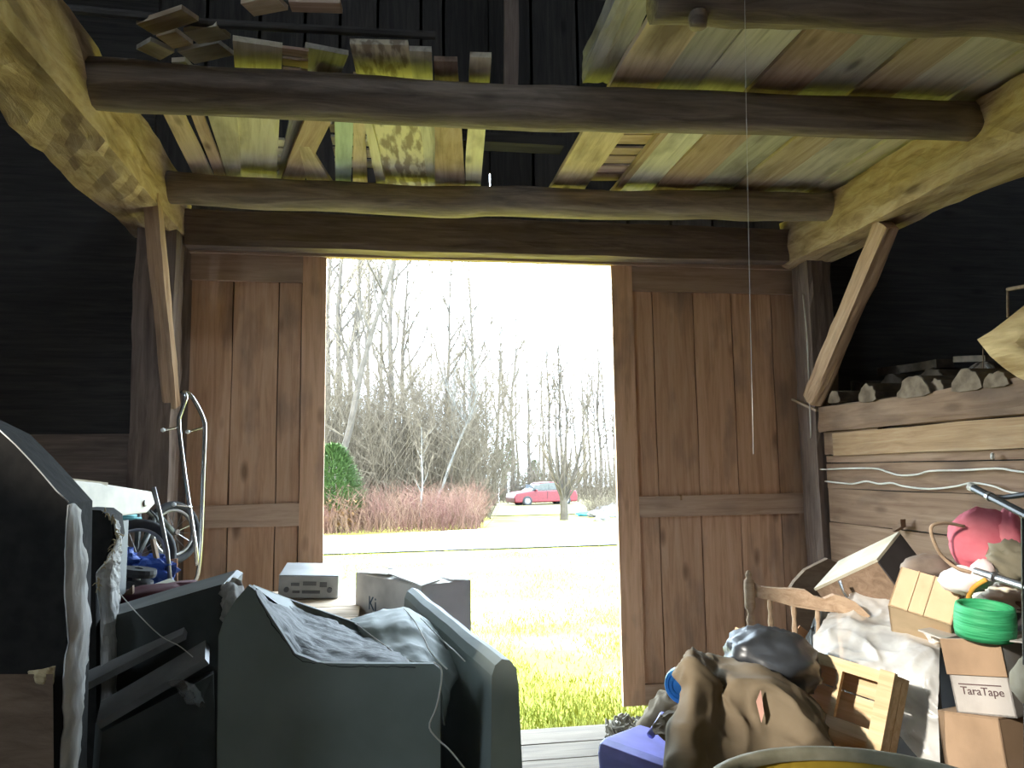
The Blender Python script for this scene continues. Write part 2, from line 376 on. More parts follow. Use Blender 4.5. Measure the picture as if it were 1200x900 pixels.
fl2 = MB(); fl2.box((-3.0, 0.3, -0.14), (3.0, 8.9, 0.1)); fl2.box((4.6, 0.3, -0.14), (2.4, 8.9, 0.1))
tag(fl2.build('floor_side_bays', M['floor']), kind='structure')
roof = MB()
for s in (-1, 1):
    roof.add([(1.1, -4.0, 6.3), (1.1, 4.9, 6.3), (1.1+s*4.8, 4.9, 4.35), (1.1+s*4.8, -4.0, 4.35)], [(0, 1, 2, 3) if s < 0 else (3, 2, 1, 0)])
rf = roof.build('roof', M['roof_wood'], solid=0.04); tag(rf, kind='structure')
for s in (-1, 1):
    for i in range(6):
        y = -2.8+1.45*i
        board('rafter', (1.1, y, 6.2), (1.1+s*4.7, y, 4.30), 0.07, 0.14, M['roof_wood'], rf)
    for i in range(9):
        t = (i+0.5)/9; a = Vector((1.1+s*4.7*t, 0, 6.22-1.9*t))
        board('sheathing_board', (a.x, -3.8, a.z+0.03), (a.x, 4.8, a.z+0.03), 0.48, 0.02, M['roof_wood'], rf, up=(s*0.37, 0, 0.93))

# ---- timber frame
def timber(name, p0, p1, w, h, mat, label, cat, jit=0.02, up=(0, 0, 1), n=26, group=None):
    """hewn timber with an axe-worked, uneven surface"""
    p0, p1 = Vector(p0), Vector(p1); L = (p1-p0).length; m = MB(); sd = R_.uniform(0, 50); q = 5
    prof = []
    for (ax, ay, bx, by) in ((-1, -1, 1, -1), (1, -1, 1, 1), (1, 1, -1, 1), (-1, 1, -1, -1)):
        for j in range(q): t = j/q; prof.append((ax+(bx-ax)*t, ay+(by-ay)*t))
    k = len(prof)
    for i in range(n+1):
        x = -L/2+L*i/n
        for (a, b) in prof:
            d = jit*noise.noise((x*2.1+sd, a*1.3, b*1.3))+jit*0.6*noise.noise((x*9+sd, a*3, b*3))
            rr = 1-0.03*(abs(a) > 0.9 and abs(b) > 0.9)
            m.v.append((x, (a*w/2+a*d)*rr, (b*h/2+b*d)*rr+jit*0.7*noise.noise((x*0.8+sd, 0, 0))))
    for i in range(n):
        for j in range(k): m.f.append((i*k+j, (i+1)*k+j, (i+1)*k+(j+1) % k, i*k+(j+1) % k))
    m.f.append(tuple(range(k))); m.f.append(tuple(n*k+j for j in range(k-1, -1, -1)))
    o = m.build(name, mat, None, frame_of(p0, p1, up)); return tag(o, label, cat, group)
timber('girder', (-1.30, -1.0, 3.085), (-1.30, 4.66, 3.085), 0.30, 0.33, M['hewn'], 'massive axe-hewn beam overhead on the left, running back from the doorway', 'beam', 0.028, n=60)
timber('girder', (2.735, -1.0, 3.01), (2.735, 4.66, 3.01), 0.26, 0.31, M['hewn'], 'massive axe-hewn beam overhead on the right, above the slanted brace and firewood', 'beam', 0.024, n=60)
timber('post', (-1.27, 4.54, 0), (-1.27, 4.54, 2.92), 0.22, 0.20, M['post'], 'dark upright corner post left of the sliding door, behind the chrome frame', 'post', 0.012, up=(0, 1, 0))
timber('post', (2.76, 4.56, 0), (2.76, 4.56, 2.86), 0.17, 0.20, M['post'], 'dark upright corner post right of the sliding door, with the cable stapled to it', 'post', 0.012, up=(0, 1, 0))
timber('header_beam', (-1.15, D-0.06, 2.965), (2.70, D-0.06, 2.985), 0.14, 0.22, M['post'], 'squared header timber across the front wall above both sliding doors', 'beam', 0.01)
timber('brace', aX(178, 226, -1.2), (-1.17, 4.50, 1.92), 0.075, 0.10, M['brace'], 'slanted brace from the left beam down to the left post', 'brace', 0.008, up=(0, 1, 0), n=14)
timber('brace', aX(1040, 262, 2.68), (2.66, 4.46, 1.95), 0.08, 0.11, M['brace'], 'slanted brace from the right beam down towards the firewood ledge', 'brace', 0.012, up=(0, 1, 0), n=14)
board('track_board', (-1.15, D+0.015, 2.865), (2.72, D+0.015, 2.872), 0.035, 0.05, M['door_dark'], wall_front, up=(0, 1, 0), jit=0.006)

def log_beam(pts, r0, r1, label, knot=False, sd=0):
    P = [Vector(p) for p in pts]; n = 40; m = MB(); k = 14
    p0, p1 = P[0], P[-1]; base = (p0+p1)/2; Mx = frame_of(p0, p1, (0, 0, 1)); Mi = Mx.inverted()
    for i in range(n+1):
        t = i/n; c = Mi @ catmull(P, t)+Vector((0, 0.02*noise.noise((t*5+sd, 1, 0)), 0.018*noise.noise((t*6+sd, 0, 0))))
        r = r0+(r1-r0)*t+0.008*noise.noise((t*11+sd, 5, 0))
        for j in range(k):
            a = 2*PI*j/k; rr = r+0.006*noise.noise((t*14+sd, math.cos(a)*1.5, math.sin(a)*1.5)); m.v.append(c+Vector((0, math.cos(a)*rr, math.sin(a)*rr)))
    for i in range(n):
        for j in range(k): m.f.append((i*k+j, (i+1)*k+j, (i+1)*k+(j+1) % k, i*k+(j+1) % k))
    m.f.append(tuple(range(k))); m.f.append(tuple(n*k+j for j in range(k-1, -1, -1)))
    o = m.build('log_joist', M['log'], None, Mx, smooth=True); tag(o, label, 'log beam', 'round log joists under the loft boards')
    return o
log_beam([(-1.19, 4.26, 3.09), (0.1, 4.26, 3.075), (1.0, 4.2, 3.075), (2.0, 4.14, 3.08), (2.66, 4.08, 3.085)], 0.088, 0.085, 'crooked round log joist closest to the doorway wall', sd=1)
log_beam([(-1.19, 3.13, 3.095), (0.2, 3.09, 3.08), (1.2, 3.03, 3.08), (2.66, 2.95, 3.09)], 0.10, 0.088, 'long round log joist crossing the whole ceiling, second from the doorway', sd=4)
lj = log_beam([(0.86, 2.25, 3.085), (1.5, 2.21, 3.085), (2.2, 2.17, 3.085), (2.68, 2.14, 3.085)], 0.088, 0.088, 'short round log joist at the top right, nearest the camera', sd=8)
MB().lathe([(0.0, -0.03), (0.028, -0.028), (0.032, 0), (0.03, 0.02)], 12).build('branch_stub', M['log'], lj, Matrix.Translation(aZ(818, 22, 2.995)), smooth=True)

# ---- loft decking on the right (boards of the ceiling) and laths above the gap
ZD = 3.19
ceil = MB().box((2.3, 2.6, ZD+0.085), (1.4, 3.4, 0.015)).build('ceiling', M['dark_wood']); tag(ceil, kind='structure')
def X_at(px, py=226, z=ZD): return aZ(px, py, z).x
edges = [(641, 683, 'deck_tan', 3.1), (717, 762, 'deck_grey', 3.05), (762, 808, 'deck_red', 1.0), (808, 852, 'deck_grey', 1.0), (852, 893, 'deck_tan', 1.0), (893, 945, 'deck_grey', 1.0), (945, 985, 'deck_pale', 1.0)]
for i, (a, b, mt, yn) in enumerate(edges):
    x0, x1 = X_at(a), X_at(b)
    dz = 0.012*(i % 2)
    board('plank', ((x0+x1)/2, 1.0 if i else 1.6, ZD+0.012+dz), ((x0+x1)/2, 4.36+0.03*math.sin(i*3), ZD+0.012+dz), x1-x0-0.006, 0.026, M[mt], ceil, jit=0.012, nseg=16)
for x0, mt in ((2.74, 'deck_grey'), (2.96, 'deck_tan')):
    board('plank', (x0+0.1, 0.8, ZD+0.014), (x0+0.1, 4.35, ZD+0.014), 0.2, 0.026, M[mt], ceil, jit=0.01, nseg=12)
xa, xb = X_at(683), X_at(717)
for i in range(8):
    yy = 3.3+0.125*i+R_.uniform(-.012, .012)
    board('lath', (xa-0.06, yy, ZD+0.045), (xb+0.03, yy-0.03, ZD+0.045), 0.10+R_.uniform(-.012, .01), 0.012, M['deck_red'], ceil, jit=0.004)
board('plank', (xb+0.015, 3.1, ZD+0.01), (xb+0.015, 4.3, ZD+0.01), 0.04, 0.03, M['deck_red'], ceil)
board('plank', ((xa+xb)/2-0.02, 1.0, ZD+0.016), ((xa+xb)/2-0.02, 3.2, ZD+0.016), xb-xa+0.02, 0.024, M['deck_grey'], ceil, jit=0.01, nseg=12)
# heavy squared timber lying on the deck edge
timber('loft_timber', (0.84, 1.4, ZD+0.10), (0.90, 3.08, ZD+0.10), 0.11, 0.14, M['deck_grey'], 'thick weathered timber on the open edge of the loft deck', 'timber', 0.02, n=20)

# ---- loose boards on the left part of the joists
def loose(c, far, near, z, label, mt, thick=0.022, cat='board'):
    """far/near: pixel spans (x0,y0,x1,y1) of the far and near end of the board's underside, lying at height z"""
    f0, f1 = aZ(far[0], far[1], z), aZ(far[2], far[3], z); n0, n1 = aZ(near[0], near[1], z), aZ(near[2], near[3], z)
    fc, nc = (f0+f1)/2, (n0+n1)/2
    ext = (fc-nc).normalized(); fc = fc+ext*0.12
    w0 = (n1-n0).length; w1 = (f1-f0).length*1.0
    o = board('loose_board', nc+Vector((0, 0, thick/2)), fc+Vector((0, 0, thick/2)), w0, thick, M[mt], None, jit=0.006, taper=w1/max(w0, 1e-3), nseg=10)
    return tag(o, label, cat, 'loose boards laid across the log joists')
Z0 = 3.19
loose(0, (229, 210, 251, 210), (165, 80, 190, 80), Z0, 'leftmost loose loft board, grey-brown, beside the left beam', 'deck_tan')
loose(0, (253, 210, 266, 210), (203, 80, 217, 80), Z0+0.002, 'narrow brown loft board against the leftmost loose board', 'deck_red')
loose(0, (268, 209, 281, 209), (228, 85, 275, 85), Z0, 'tapered pale loft board, wider towards the camera', 'deck_pale')
loose(0, (283, 210, 323, 210), (275, 52, 331, 52), Z0+0.024, 'wide pale loft board with one knot, left part', 'deck_pale')
loose(0, (330, 212, 355, 212), (376, 95, 408, 95), Z0, 'reddish-brown loft board lying askew beside the green one', 'deck_red')
loose(0, (358, 214, 391, 214), (350, 172, 362, 172), Z0-0.0, 'short triangular offcut under the laths left of the green board', 'deck_tan')
loose(0, (393, 214, 411, 214), (392, 96, 416, 96), Z0+0.004, 'pale green painted loft board', 'deck_green')
loose(0, (413, 216, 431, 216), (414, 90, 426, 90), Z0+0.024, 'brown loft board between the green board and the slanted batten', 'deck_tan')
loose(0, (441, 216, 453, 216), (421, 118, 430, 118), Z0-0.001, 'thin pale batten slanting under the brown loft boards', 'deck_pale')
loose(0, (449, 221, 503, 221), (410, 52, 478, 52), Z0+0.026, 'broad loft board with peeling mottled paint', 'mottle')
loose(0, (501, 222, 512, 222), (479, 60, 506, 60), Z0+0.026, 'grey loft board right of the mottled broad one', 'deck_grey')
loose(0, (509, 222, 546, 222), (509, 72, 536, 72), Z0, 'brown loft board with a square-cut end, second from the open gap', 'deck_red')
loose(0, (545, 223, 563, 223), (551, 67, 576, 67), Z0, 'pale loft board bordering the open gap', 'deck_pale')
loose(0, (325, 212, 345, 212), (358, 60, 408, 60), Z0+0.05, 'grey loft board lying higher behind the reddish askew one', 'deck_grey')
# laths lying across on top of the loose boards, seen in the gaps
for i in range(6):
    yy = 3.45+0.15*i
    tag(board('lath', (-0.28, yy, Z0+0.062), (0.03, yy-0.01, Z0+0.062), 0.10, 0.012, M['deck_pale' if i % 2 else 'deck_tan'], None, jit=0.004), 'short lath in the ladder-like row beside the green board, %s from the camera' % ('first', 'second', 'third', 'fourth', 'fifth', 'sixth')[i], 'lath', 'laths above the left loft boards')
for i in range(4):
    yy = 3.95+0.11*i
    tag(board('lath', (-0.86, yy, Z0+0.06), (-0.52, yy+0.01, Z0+0.06), 0.085, 0.012, M['deck_pale'], None, jit=0.004), 'short pale lath above the knotted board, %s from the camera' % ('first', 'second', 'third', 'fourth')[i], 'lath', 'laths above the knotted board')
for i in range(3):
    p = aZ(346, 60+12*i, Z0+0.03)
    tag(board('lath', p+Vector((-0.05, 0, 0)), p+Vector((0.05, 0.01, 0)), 0.055, 0.012, M['deck_red'], None), 'short reddish lath end beside the wide pale board, %s of three' % ('topmost', 'middle', 'lowest')[i], 'lath', 'short lath ends above the second log')
# scattered offcuts higher in the loft, resting on two thin poles
for (x0, y0, x1, y1, nm) in ((-1.35, 2.62, 0.35, 2.62, 'front'), (-1.35, 3.05, 0.35, 3.05, 'rear'), (-1.35, 2.36, 0.35, 2.36, 'nearest')):
    z = 3.36 if nm == 'rear' else 3.30
    o = MB().tube([(-1.45, y0, z), (-0.7, y0+0.02, z-0.01), (0.2, y1, z)], 0.018, 8).build('loft_pole', M['dark_wood']); tag(o, 'thin dark pole in the loft, the %s one under the scattered offcuts' % {'front': 'middle'}.get(nm, nm), 'pole')
offs = [((170, 35), (223, 18), 13, 'tan offcut plank, topmost of the scattered ones at the upper left', 'deck_tan'),
        ((168, 53), (196, 66), 15, 'short grey offcut tilted down to the right at the upper left', 'deck_grey'),
        ((193, 50), (216, 45), 14, 'small dim offcut between two brighter ones at the upper left', 'deck_tan'),
        ((224, 45), (262, 38), 14, 'pale rectangular offcut with a dark stain in the upper left loft', 'deck_pale'),
        ((218, 68), (265, 58), 14, 'grey offcut just below the pale rectangular one in the loft', 'deck_grey'),
        ((206, 78), (222, 77), 9, 'small pale block at the top of the second log', 'deck_pale'),
        ((290, 12), (330, 4), 15, 'dim plank end at the very top, left of the roof strut', 'deck_tan'),
        ((340, 8), (400, 10), 12, 'dim reddish plank at the top edge of the loft', 'deck_red')]
for i, (a, b, h, lb, mt) in enumerate(offs):
    z = 3.33+0.012*(i % 3) if i != 5 else 3.21
    p, q = aZ(a[0], a[1], z), aZ(b[0], b[1], z); w = (aZ(a[0], a[1]-h/2, z)-aZ(a[0], a[1]+h/2, z)).length
    tag(board('offcut', p+Vector((0, 0, .01)), q+Vector((0, 0, .01)), w, 0.02, M[mt], None, jit=0.006), lb, 'offcut', 'scattered offcuts in the loft')
tag(board('roof_strut', aY(598, 104, 3.9)-Vector((0, 0, 0.12)), aY(601, -60, 3.9)+Vector((0, 0, 0.4)), 0.075, 0.04, M['post'], None, up=(0, 1, 0), jit=0.01), 'upright board rising from the loft to the roof above the doorway', 'strut')
tag(board('loft_cross_board', (0.3, 3.95, 3.31), (0.95, 3.95, 3.31), 0.12, 0.05, M['dark_wood'], None), 'dark cross board in the open gap of the loft, under the upright strut', 'board')

# ---- sliding doors
def door(name, xs, x_stile, side, zb, ztop):
    """plank door hung inside the wall: planks behind, proud frame boards in front"""
    yb = D+0.045; back = MB().box(((xs[0]+xs[-1])/2, yb+0.035, (zb+ztop)/2), (xs[-1]-xs[0], 0.02, ztop-zb)).build(name, M['dark_wood']); tag(back, kind='structure')
    for i in range(len(xs)-1):
        board('plank', ((xs[i]+xs[i+1])/2, yb+0.01, zb+0.01), ((xs[i]+xs[i+1])/2, yb+0.01, ztop-0.01), xs[i+1]-xs[i]-0.007, 0.026, M['door'], back, up=(0, -1, 0), jit=0.006, nseg=8)
    s0, s1 = x_stile
    board('stile', ((s0+s1)/2, yb-0.018, zb), ((s0+s1)/2, yb-0.018, ztop), s1-s0, 0.03, M['door'], back, up=(0, -1, 0), jit=0.004, nseg=8)
    a0, a1 = (xs[0], s0) if side == 'L' else (s1, xs[-1])
    for (z0, z1) in ((2.69, ztop), (1.235, 1.365), (zb, zb+0.12)):
        board('rail', (a0, yb-0.018, (z0+z1)/2), (a1, yb-0.018, (z0+z1)/2), z1-z0, 0.03, M['door_dark'], back, up=(0, -1, 0), jit=0.004, nseg=8)
    return back
xl = [-1.115, -0.89, -0.60, -0.35]
d1 = door('door_1', [aY(p, 420, D+.05).x for p in (222, 272, 326, 353, 381)], (aY(353, 420, D).x, aY(381, 420, D).x), 'L', 0.03, 2.85)
d2 = door('door_2', [aY(p, 450, D+.05).x for p in (722, 767, 815, 860, 907, 942)], (aY(722, 500, D).x, aY(747, 500, D).x), 'R', 0.10, 2.86)
for o_, x, z in ((d2, aY(799, 583, D).x, aY(799, 583, D).z),):
    MB().box((x, D+0.02, z), (0.012, 0.02, 0.035)).build('nail', M['wall_light'], o_)

# ---- granary half wall on the right
XR = 2.72
hw = MB().box((XR+0.06, 1.87, 0.93), (0.05, 5.14, 1.70)).build('wall_granary', M['dark_wood']); tag(hw, kind='structure')
for (z0, z1, mt, off) in ((0.0, 0.28, 'wall_wood', 0), (0.285, 0.60, 'wall_wood', 0.004), (0.605, 0.90, 'wall_wood', 0.0), (0.905, 1.195, 'wall_wood', 0.006), (1.20, 1.40, 'wall_wood', 0.0), (1.405, 1.555, 'wall_wood', 0.004), (1.56, 1.605, 'wall_wood', 0.0)):
    board('plank', (XR+0.015-off, -0.7, (z0+z1)/2), (XR+0.015-off, 4.44, (z0+z1)/2), z1-z0, 0.03, M[mt], hw, up=(-1, 0, 0), jit=0.006, nseg=14)
board('plank', (XR-0.012, -0.7, 1.69), (XR-0.012, 4.32, 1.67), 0.135, 0.03, M['wall_light'], hw, up=(-1, 0, 0), jit=0.005, nseg=14)
board('plank', (XR+0.006, 3.9, 1.68), (XR+0.006, 4.44, 1.68), 0.14, 0.03, M['wall_wood'], hw, up=(-1, 0, 0))
timber('granary_beam', (XR+0.03, -0.7, 1.815), (XR+0.03, 4.43, 1.83), 0.15, 0.16, M['wall_wood'], 'squared weathered timber topping the granary wall under the firewood', 'beam', 0.012, n=40)
ld = MB().box((4.1, 1.9, 1.80), (2.6, 5.3, 0.05)).build('floor_granary_loft', M['dark_wood']); tag(ld, kind='structure')

# ================================================================== OUTDOORS
ORD = ['first', 'second', 'third', 'fourth', 'fifth', 'sixth', 'seventh', 'eighth', 'ninth', 'tenth', 'eleventh', 'twelfth', 'thirteenth', 'fourteenth', 'fifteenth', 'sixteenth', 'seventeenth']
def gz(Y):
    P = [(4.0, -0.10), (8, -0.2), (19, -0.42), (28, -0.52), (50, -0.88), (110, -1.3)]
    for (a, za), (b, zb) in zip(P, P[1:]):
        if Y <= b: return za+(zb-za)*max(0, (Y-a)/(b-a))
    return P[-1][1]
def aG(px, py):
    d = ray(px, py); t = 5.0
    for _ in range(40):
        p = CAM+d*t; t += (p.z-gz(p.y))/max(0.01, -d.z)*0.7
        t = min(max(t, 2), 150)
    p = CAM+d*t; p.z = gz(p.y); return p
def atd(px, Y): # ground point under pixel column px at distance Y
    d = ray(px, 560); p = CAM+d*(Y/d.y); return Vector((p.x, Y, gz(Y)))
ys = [4.82, 5.5, 6.5, 8, 10, 12.5, 15, 17.5, 20, 23, 26, 30, 35, 42, 50, 65, 85, 110]
g = MB().grid([[Vector((x, Y, gz(Y)+0.02*noise.noise((x*0.6, Y*0.6, 0)))) for x in [-40+4*i for i in range(24)]] for Y in ys])
lawn = g.build('ground', M['lawn'], smooth=True); tag(lawn, kind='structure')
ra, rb, rc, rd = aG(340, 652), aG(760, 638), aG(760, 611), aG(340, 634)
def ext(a, b, t): return a+(b-a)*t
c0, c1, c2, c3 = ext(ra, rb, -1.2), ext(ra, rb, 2.6), ext(rd, rc, 2.6), ext(rd, rc, -1.2)
rows = []
for i in range(13):
    a, b = c0.lerp(c1, i/12), c3.lerp(c2, i/12); r = []
    for j in range(5):
        p = a.lerp(b, j/4); p.z = gz(p.y)+0.035; r.append(p)
    rows.append(r)
rd_ = MB().grid(rows).build('road', M['road'], solid=0.03); tag(rd_, kind='structure')
sm = MB().grid([[p+V(0, -.12, .004), p+V(0, .03, .006)] for p in [r[0] for r in rows]])
sm.build('edge_strip', plain('dark_road_edge', (0.02, 0.02, 0.02), .9), rd_)
# far verge, rough ground
fv = MB().grid([[Vector((x, Y, gz(Y)+0.03+0.05*noise.noise((x*0.3, Y*0.3, 4)))) for x in [-45+5*i for i in range(22)]] for Y in (36, 45, 60, 80, 108)])
tag(fv.build('ground_woodland', M['field'], smooth=True), kind='structure')
# grass
gm = MB(); rg = random.Random(3)
for _ in range(34000):
    Y = 4.9+14*rg.random()**2.0; x = rg.uniform(-0.6-0.12*(Y-4.9), 1.8+0.45*(Y-4.9)); cl = noise.noise((x*0.9, Y*0.9, 2))
    if cl < -0.25 and rg.random() < 0.7: continue
    h = (0.025+0.035*rg.random())*(1+0.8*max(0, cl)); w = 0.004+0.003*rg.random(); a = rg.uniform(0, PI); z = gz(Y)+0.02*noise.noise((x*0.6, Y*0.6, 0))-0.004
    dx, dy = math.cos(a)*w, math.sin(a)*w; lx, ly = rg.uniform(-.03, .03), rg.uniform(-.03, .03)
    gm.add([(x-dx, Y-dy, z), (x+dx, Y+dy, z), (x+lx, Y+ly, z+h)], [(0, 1, 2)])
tag(gm.build('grass', M['blade']), 'short yellow-green lawn grass outside the doorway', 'grass', kind='stuff')

# bare trees
def tree_mesh(seed, h, r, limbs=14, twigs=7, lean=(0, 0), fork=0.35, spread=0.55):
    rn = random.Random(seed); tr = MB(); tw = MB()
    n = 9; P = []
    for i in range(n+1):
        t = i/n
        P.append(Vector((lean[0]*h*t+0.02*h*noise.noise((t*3+seed, 0, 0)), lean[1]*h*t+0.02*h*noise.noise((t*3+seed, 5, 0)), h*t)))
    tr.tube(P, [r*(1-0.85*i/n) for i in range(n+1)], 6)
    def branch(p, d, L, rad, lvl):
        k = 4 if lvl < 2 else 3; q = [p.copy()]; dd = d.copy()
        for i in range(k):
            dd = (dd+Vector((rn.uniform(-.25, .25), rn.uniform(-.25, .25), rn.uniform(-.02, .28)))).normalized(); q.append(q[-1]+dd*(L/k))
        (tr if lvl == 0 else tw).tube(q, [rad*(1-0.75*i/k) for i in range(k+1)], 5 if lvl == 0 else 3, cap=False)
        if lvl < 2:
            for _ in range(twigs if lvl == 0 else max(3, twigs-3)):
                t = rn.uniform(0.25, 1); s = lerp_path(q, t); v = (dd+Vector((rn.uniform(-1, 1), rn.uniform(-1, 1), rn.uniform(-.3, .8)))*0.9).normalized()
                branch(s, v, L*rn.uniform(.3, .55), max(rad*0.45, 0.011), lvl+1)
    for i in range(limbs):
        t = fork+(1-fork)*(i+rn.random())/limbs; s = lerp_path(P, t); a = rn.uniform(0, 2*PI)
        d = Vector((math.cos(a)*spread, math.sin(a)*spread, rn.uniform(.45, 1))).normalized()
        branch(s, d, h*rn.uniform(.16, .3)*(1.15-0.6*t), r*(0.5-0.3*t), 0)
    return tr, tw
PROTO = {}
def make_tree(name, key, mats, loc, sc, rz, label, group=None, **k):
    if key not in PROTO:
        tr, tw = tree_mesh(**k)
        me = []
        for mb, mt, nm in ((tr, mats[0], 'trunk'), (tw, mats[1], 'branches')):
            m_ = bpy.data.meshes.new(nm); m_.from_pydata(mb.v, [], mb.f); m_.materials.append(M[mt]); m_.update(); me.append(m_)
        PROTO[key] = me
    t = bpy.data.objects.new(name, None); col.objects.link(t)
    Mx = Matrix.Translation(Vector(loc)) @ Matrix.Rotation(rz, 4, 'Z') @ Matrix.Scale(sc, 4); put(t, Mx); tag(t, label, 'tree', group)
    for me, nm in zip(PROTO[key], ('trunk', 'branches')):
        o = bpy.data.objects.new(nm, me); col.objects.link(o); put(o, Mx, t)
        if nm == 'branches': o['kind'] = 'stuff'
    return t
KW = [dict(seed=1, h=14, r=.17, limbs=15), dict(seed=2, h=13, r=.15, limbs=17, fork=.3), dict(seed=3, h=15, r=.2, limbs=14, fork=.25, lean=(.05, 0)), dict(seed=4, h=12, r=.12, limbs=13, fork=.45), dict(seed=5, h=14, r=.14, limbs=16, fork=.35, lean=(-.05, .02)), dict(seed=6, h=13, r=.22, limbs=12, fork=.22, spread=.8)]
BK = ('bark', 'twig')
# trees that stand out
make_tree('bare_tree', 'lean', BK, atd(372, 30), 1.0, 0, 'dark leaning trunk at the left edge of the doorway view', seed=21, h=17, r=.16, limbs=14, fork=.3, lean=(.27, 0))
make_tree('bare_tree', 'k2', BK, atd(598, 56), .95, .4, 'bare tree with a curving fork above the red car', **KW[2])
make_tree('bare_tree', 'k5', BK, atd(620, 58), .95, 1.7, 'sturdy bare tree with crooked limbs just right of the red car', **KW[5])
make_tree('bare_tree', 'k0', BK, atd(644, 60), 1.0, 2.2, 'tall straight bare tree behind the multi-stemmed shrub tree', **KW[0])
make_tree('birch', 'birch', ('bark_pale', 'bark_pale'), atd(500, 33), 1.0, 0, 'pale birch leaning to the right out of the red brush', seed=31, h=7.5, r=.075, limbs=10, fork=.4, lean=(.42, .05))
make_tree('birch', 'birch2', ('bark_pale', 'bark_pale'), atd(528, 36), 1.0, .5, 'pale upright birch beside the leaning one', seed=32, h=9, r=.08, limbs=12, fork=.3, lean=(.03, 0))
make_tree('sapling', 'sap', ('bark_pale', 'twig'), atd(494, 28), 1.0, 0, 'thin forked sapling in the red brush near the road', seed=33, h=3.6, r=.05, limbs=9, fork=.3, spread=1.0)
sh = atd(660, 31)
st = thing('shrub_tree', 'multi-stemmed bare shrub tree standing beyond the road in front of the car', 'tree', sh)
rn = random.Random(5); a, b = MB(), MB()
a.tube([sh, sh+V(0.02, 0, .5), sh+V(-.02, 0, 1.0)], [.19, .16, .15], 8)
for i in range(15):
    an = rn.uniform(0, 2*PI); d = Vector((math.cos(an)*.62, math.sin(an)*.5, 1.0)).normalized(); q = [sh+V(0, 0, .6+.4*rn.random())]; L = rn.uniform(2.2, 4.6)
    for j in range(5):
        d = (d+V(rn.uniform(-.15, .15), rn.uniform(-.15, .15), .1)).normalized(); q.append(q[-1]+d*L/5)
    a.tube(q, [.06-.009*j for j in range(6)], 5, cap=False)
    for j in range(16):
        s = lerp_path(q, rn.uniform(.2, 1)); v = (d+V(rn.uniform(-1.1, 1.1), rn.uniform(-1, 1), rn.uniform(-.4, .7))).normalized(); l2 = rn.uniform(.5, 1.4)
        b.tube([s, s+v*l2*.5, s+v*l2+V(0, 0, .1)], [.016, .011, .006], 3, cap=False)
a.build_at('trunk', M['bark'], sh, st); b.build_at('branches', M['twig'], sh, st)['kind'] = 'stuff'
rn = random.Random(17)
for i, px in enumerate([383, 397, 404, 418, 431, 446, 459, 474, 489, 505, 517, 533, 545, 553, 562, 570, 579]):
    Y = rn.uniform(34, 62); q = i % 6
    make_tree('bare_tree', 'k%d' % q, BK, atd(px, Y), rn.uniform(.95, 1.2)*(1.35 if px < 450 else 1.0 if px < 510 else .85), rn.uniform(0, 6), 'bare grey tree left of the red car, %s from the left door jamb' % ORD[i], 'bare woodland trees on the left', **KW[q])
for i, px in enumerate([589, 606, 631, 637, 652, 658, 666, 670, 678, 685, 691, 698, 704, 709, 715, 721, 727]):
    Y = rn.uniform(60, 85); q = (i+2) % 6
    make_tree('bare_tree', 'k%d' % q, BK, atd(px, Y), rn.uniform(.95, 1.15), rn.uniform(0, 6), 'slender bare tree in the row behind the car, %s from its left end' % ORD[i], 'bare woodland trees on the right', **KW[q])
# thickets: nobody could count the stems
def thicket(name, n, px, Yr, hr, mat, label, seed, lean=.35, rad=.012, twigs=3):
    rn = random.Random(seed); m = MB()
    for _ in range(n):
        p = atd(rn.uniform(*px), rn.uniform(*Yr)); h = rn.uniform(*hr); d = V(rn.gauss(0, lean), rn.gauss(0, lean), 1).normalized()
        q = [p, p+d*h*.5, p+d*h*.85+V(rn.gauss(0, .12)*h, rn.gauss(0, .12)*h, .1)]
        m.tube(q, [rad, rad*.7, rad*.3], 3, cap=False)
        for _ in range(twigs):
            s = lerp_path(q, rn.uniform(.3, 1)); v = V(rn.gauss(0, .6), rn.gauss(0, .6), rn.uniform(.1, 1)).normalized()
            m.tube([s, s+v*h*rn.uniform(.15, .4)], [rad*.6, rad*.25], 3, cap=False)
    return tag(m.build(name, M[mat]), label, 'brush', kind='stuff')
thicket('grey_thicket', 4800, (260, 575), (33, 52), (2.0, 10.0), 'twig', 'dense grey tangle of saplings and twigs on the left', 41, rad=.015, twigs=5)
thicket('red_brush', 3700, (270, 566), (25.8, 33), (.3, 1.75), 'twig_red', 'reddish-brown dry brush along the far side of the road', 42, rad=.010)
thicket('far_undergrowth', 1500, (575, 735), (52, 75), (1.2, 4.5), 'twig', 'pale grey undergrowth below the woodland row', 43, rad=.018, twigs=4)
thicket('brush_heap', 500, (690, 740), (33, 40), (.4, 1.3), 'twig', 'heap of cut branches at the right beyond the road', 44, lean=1.0)
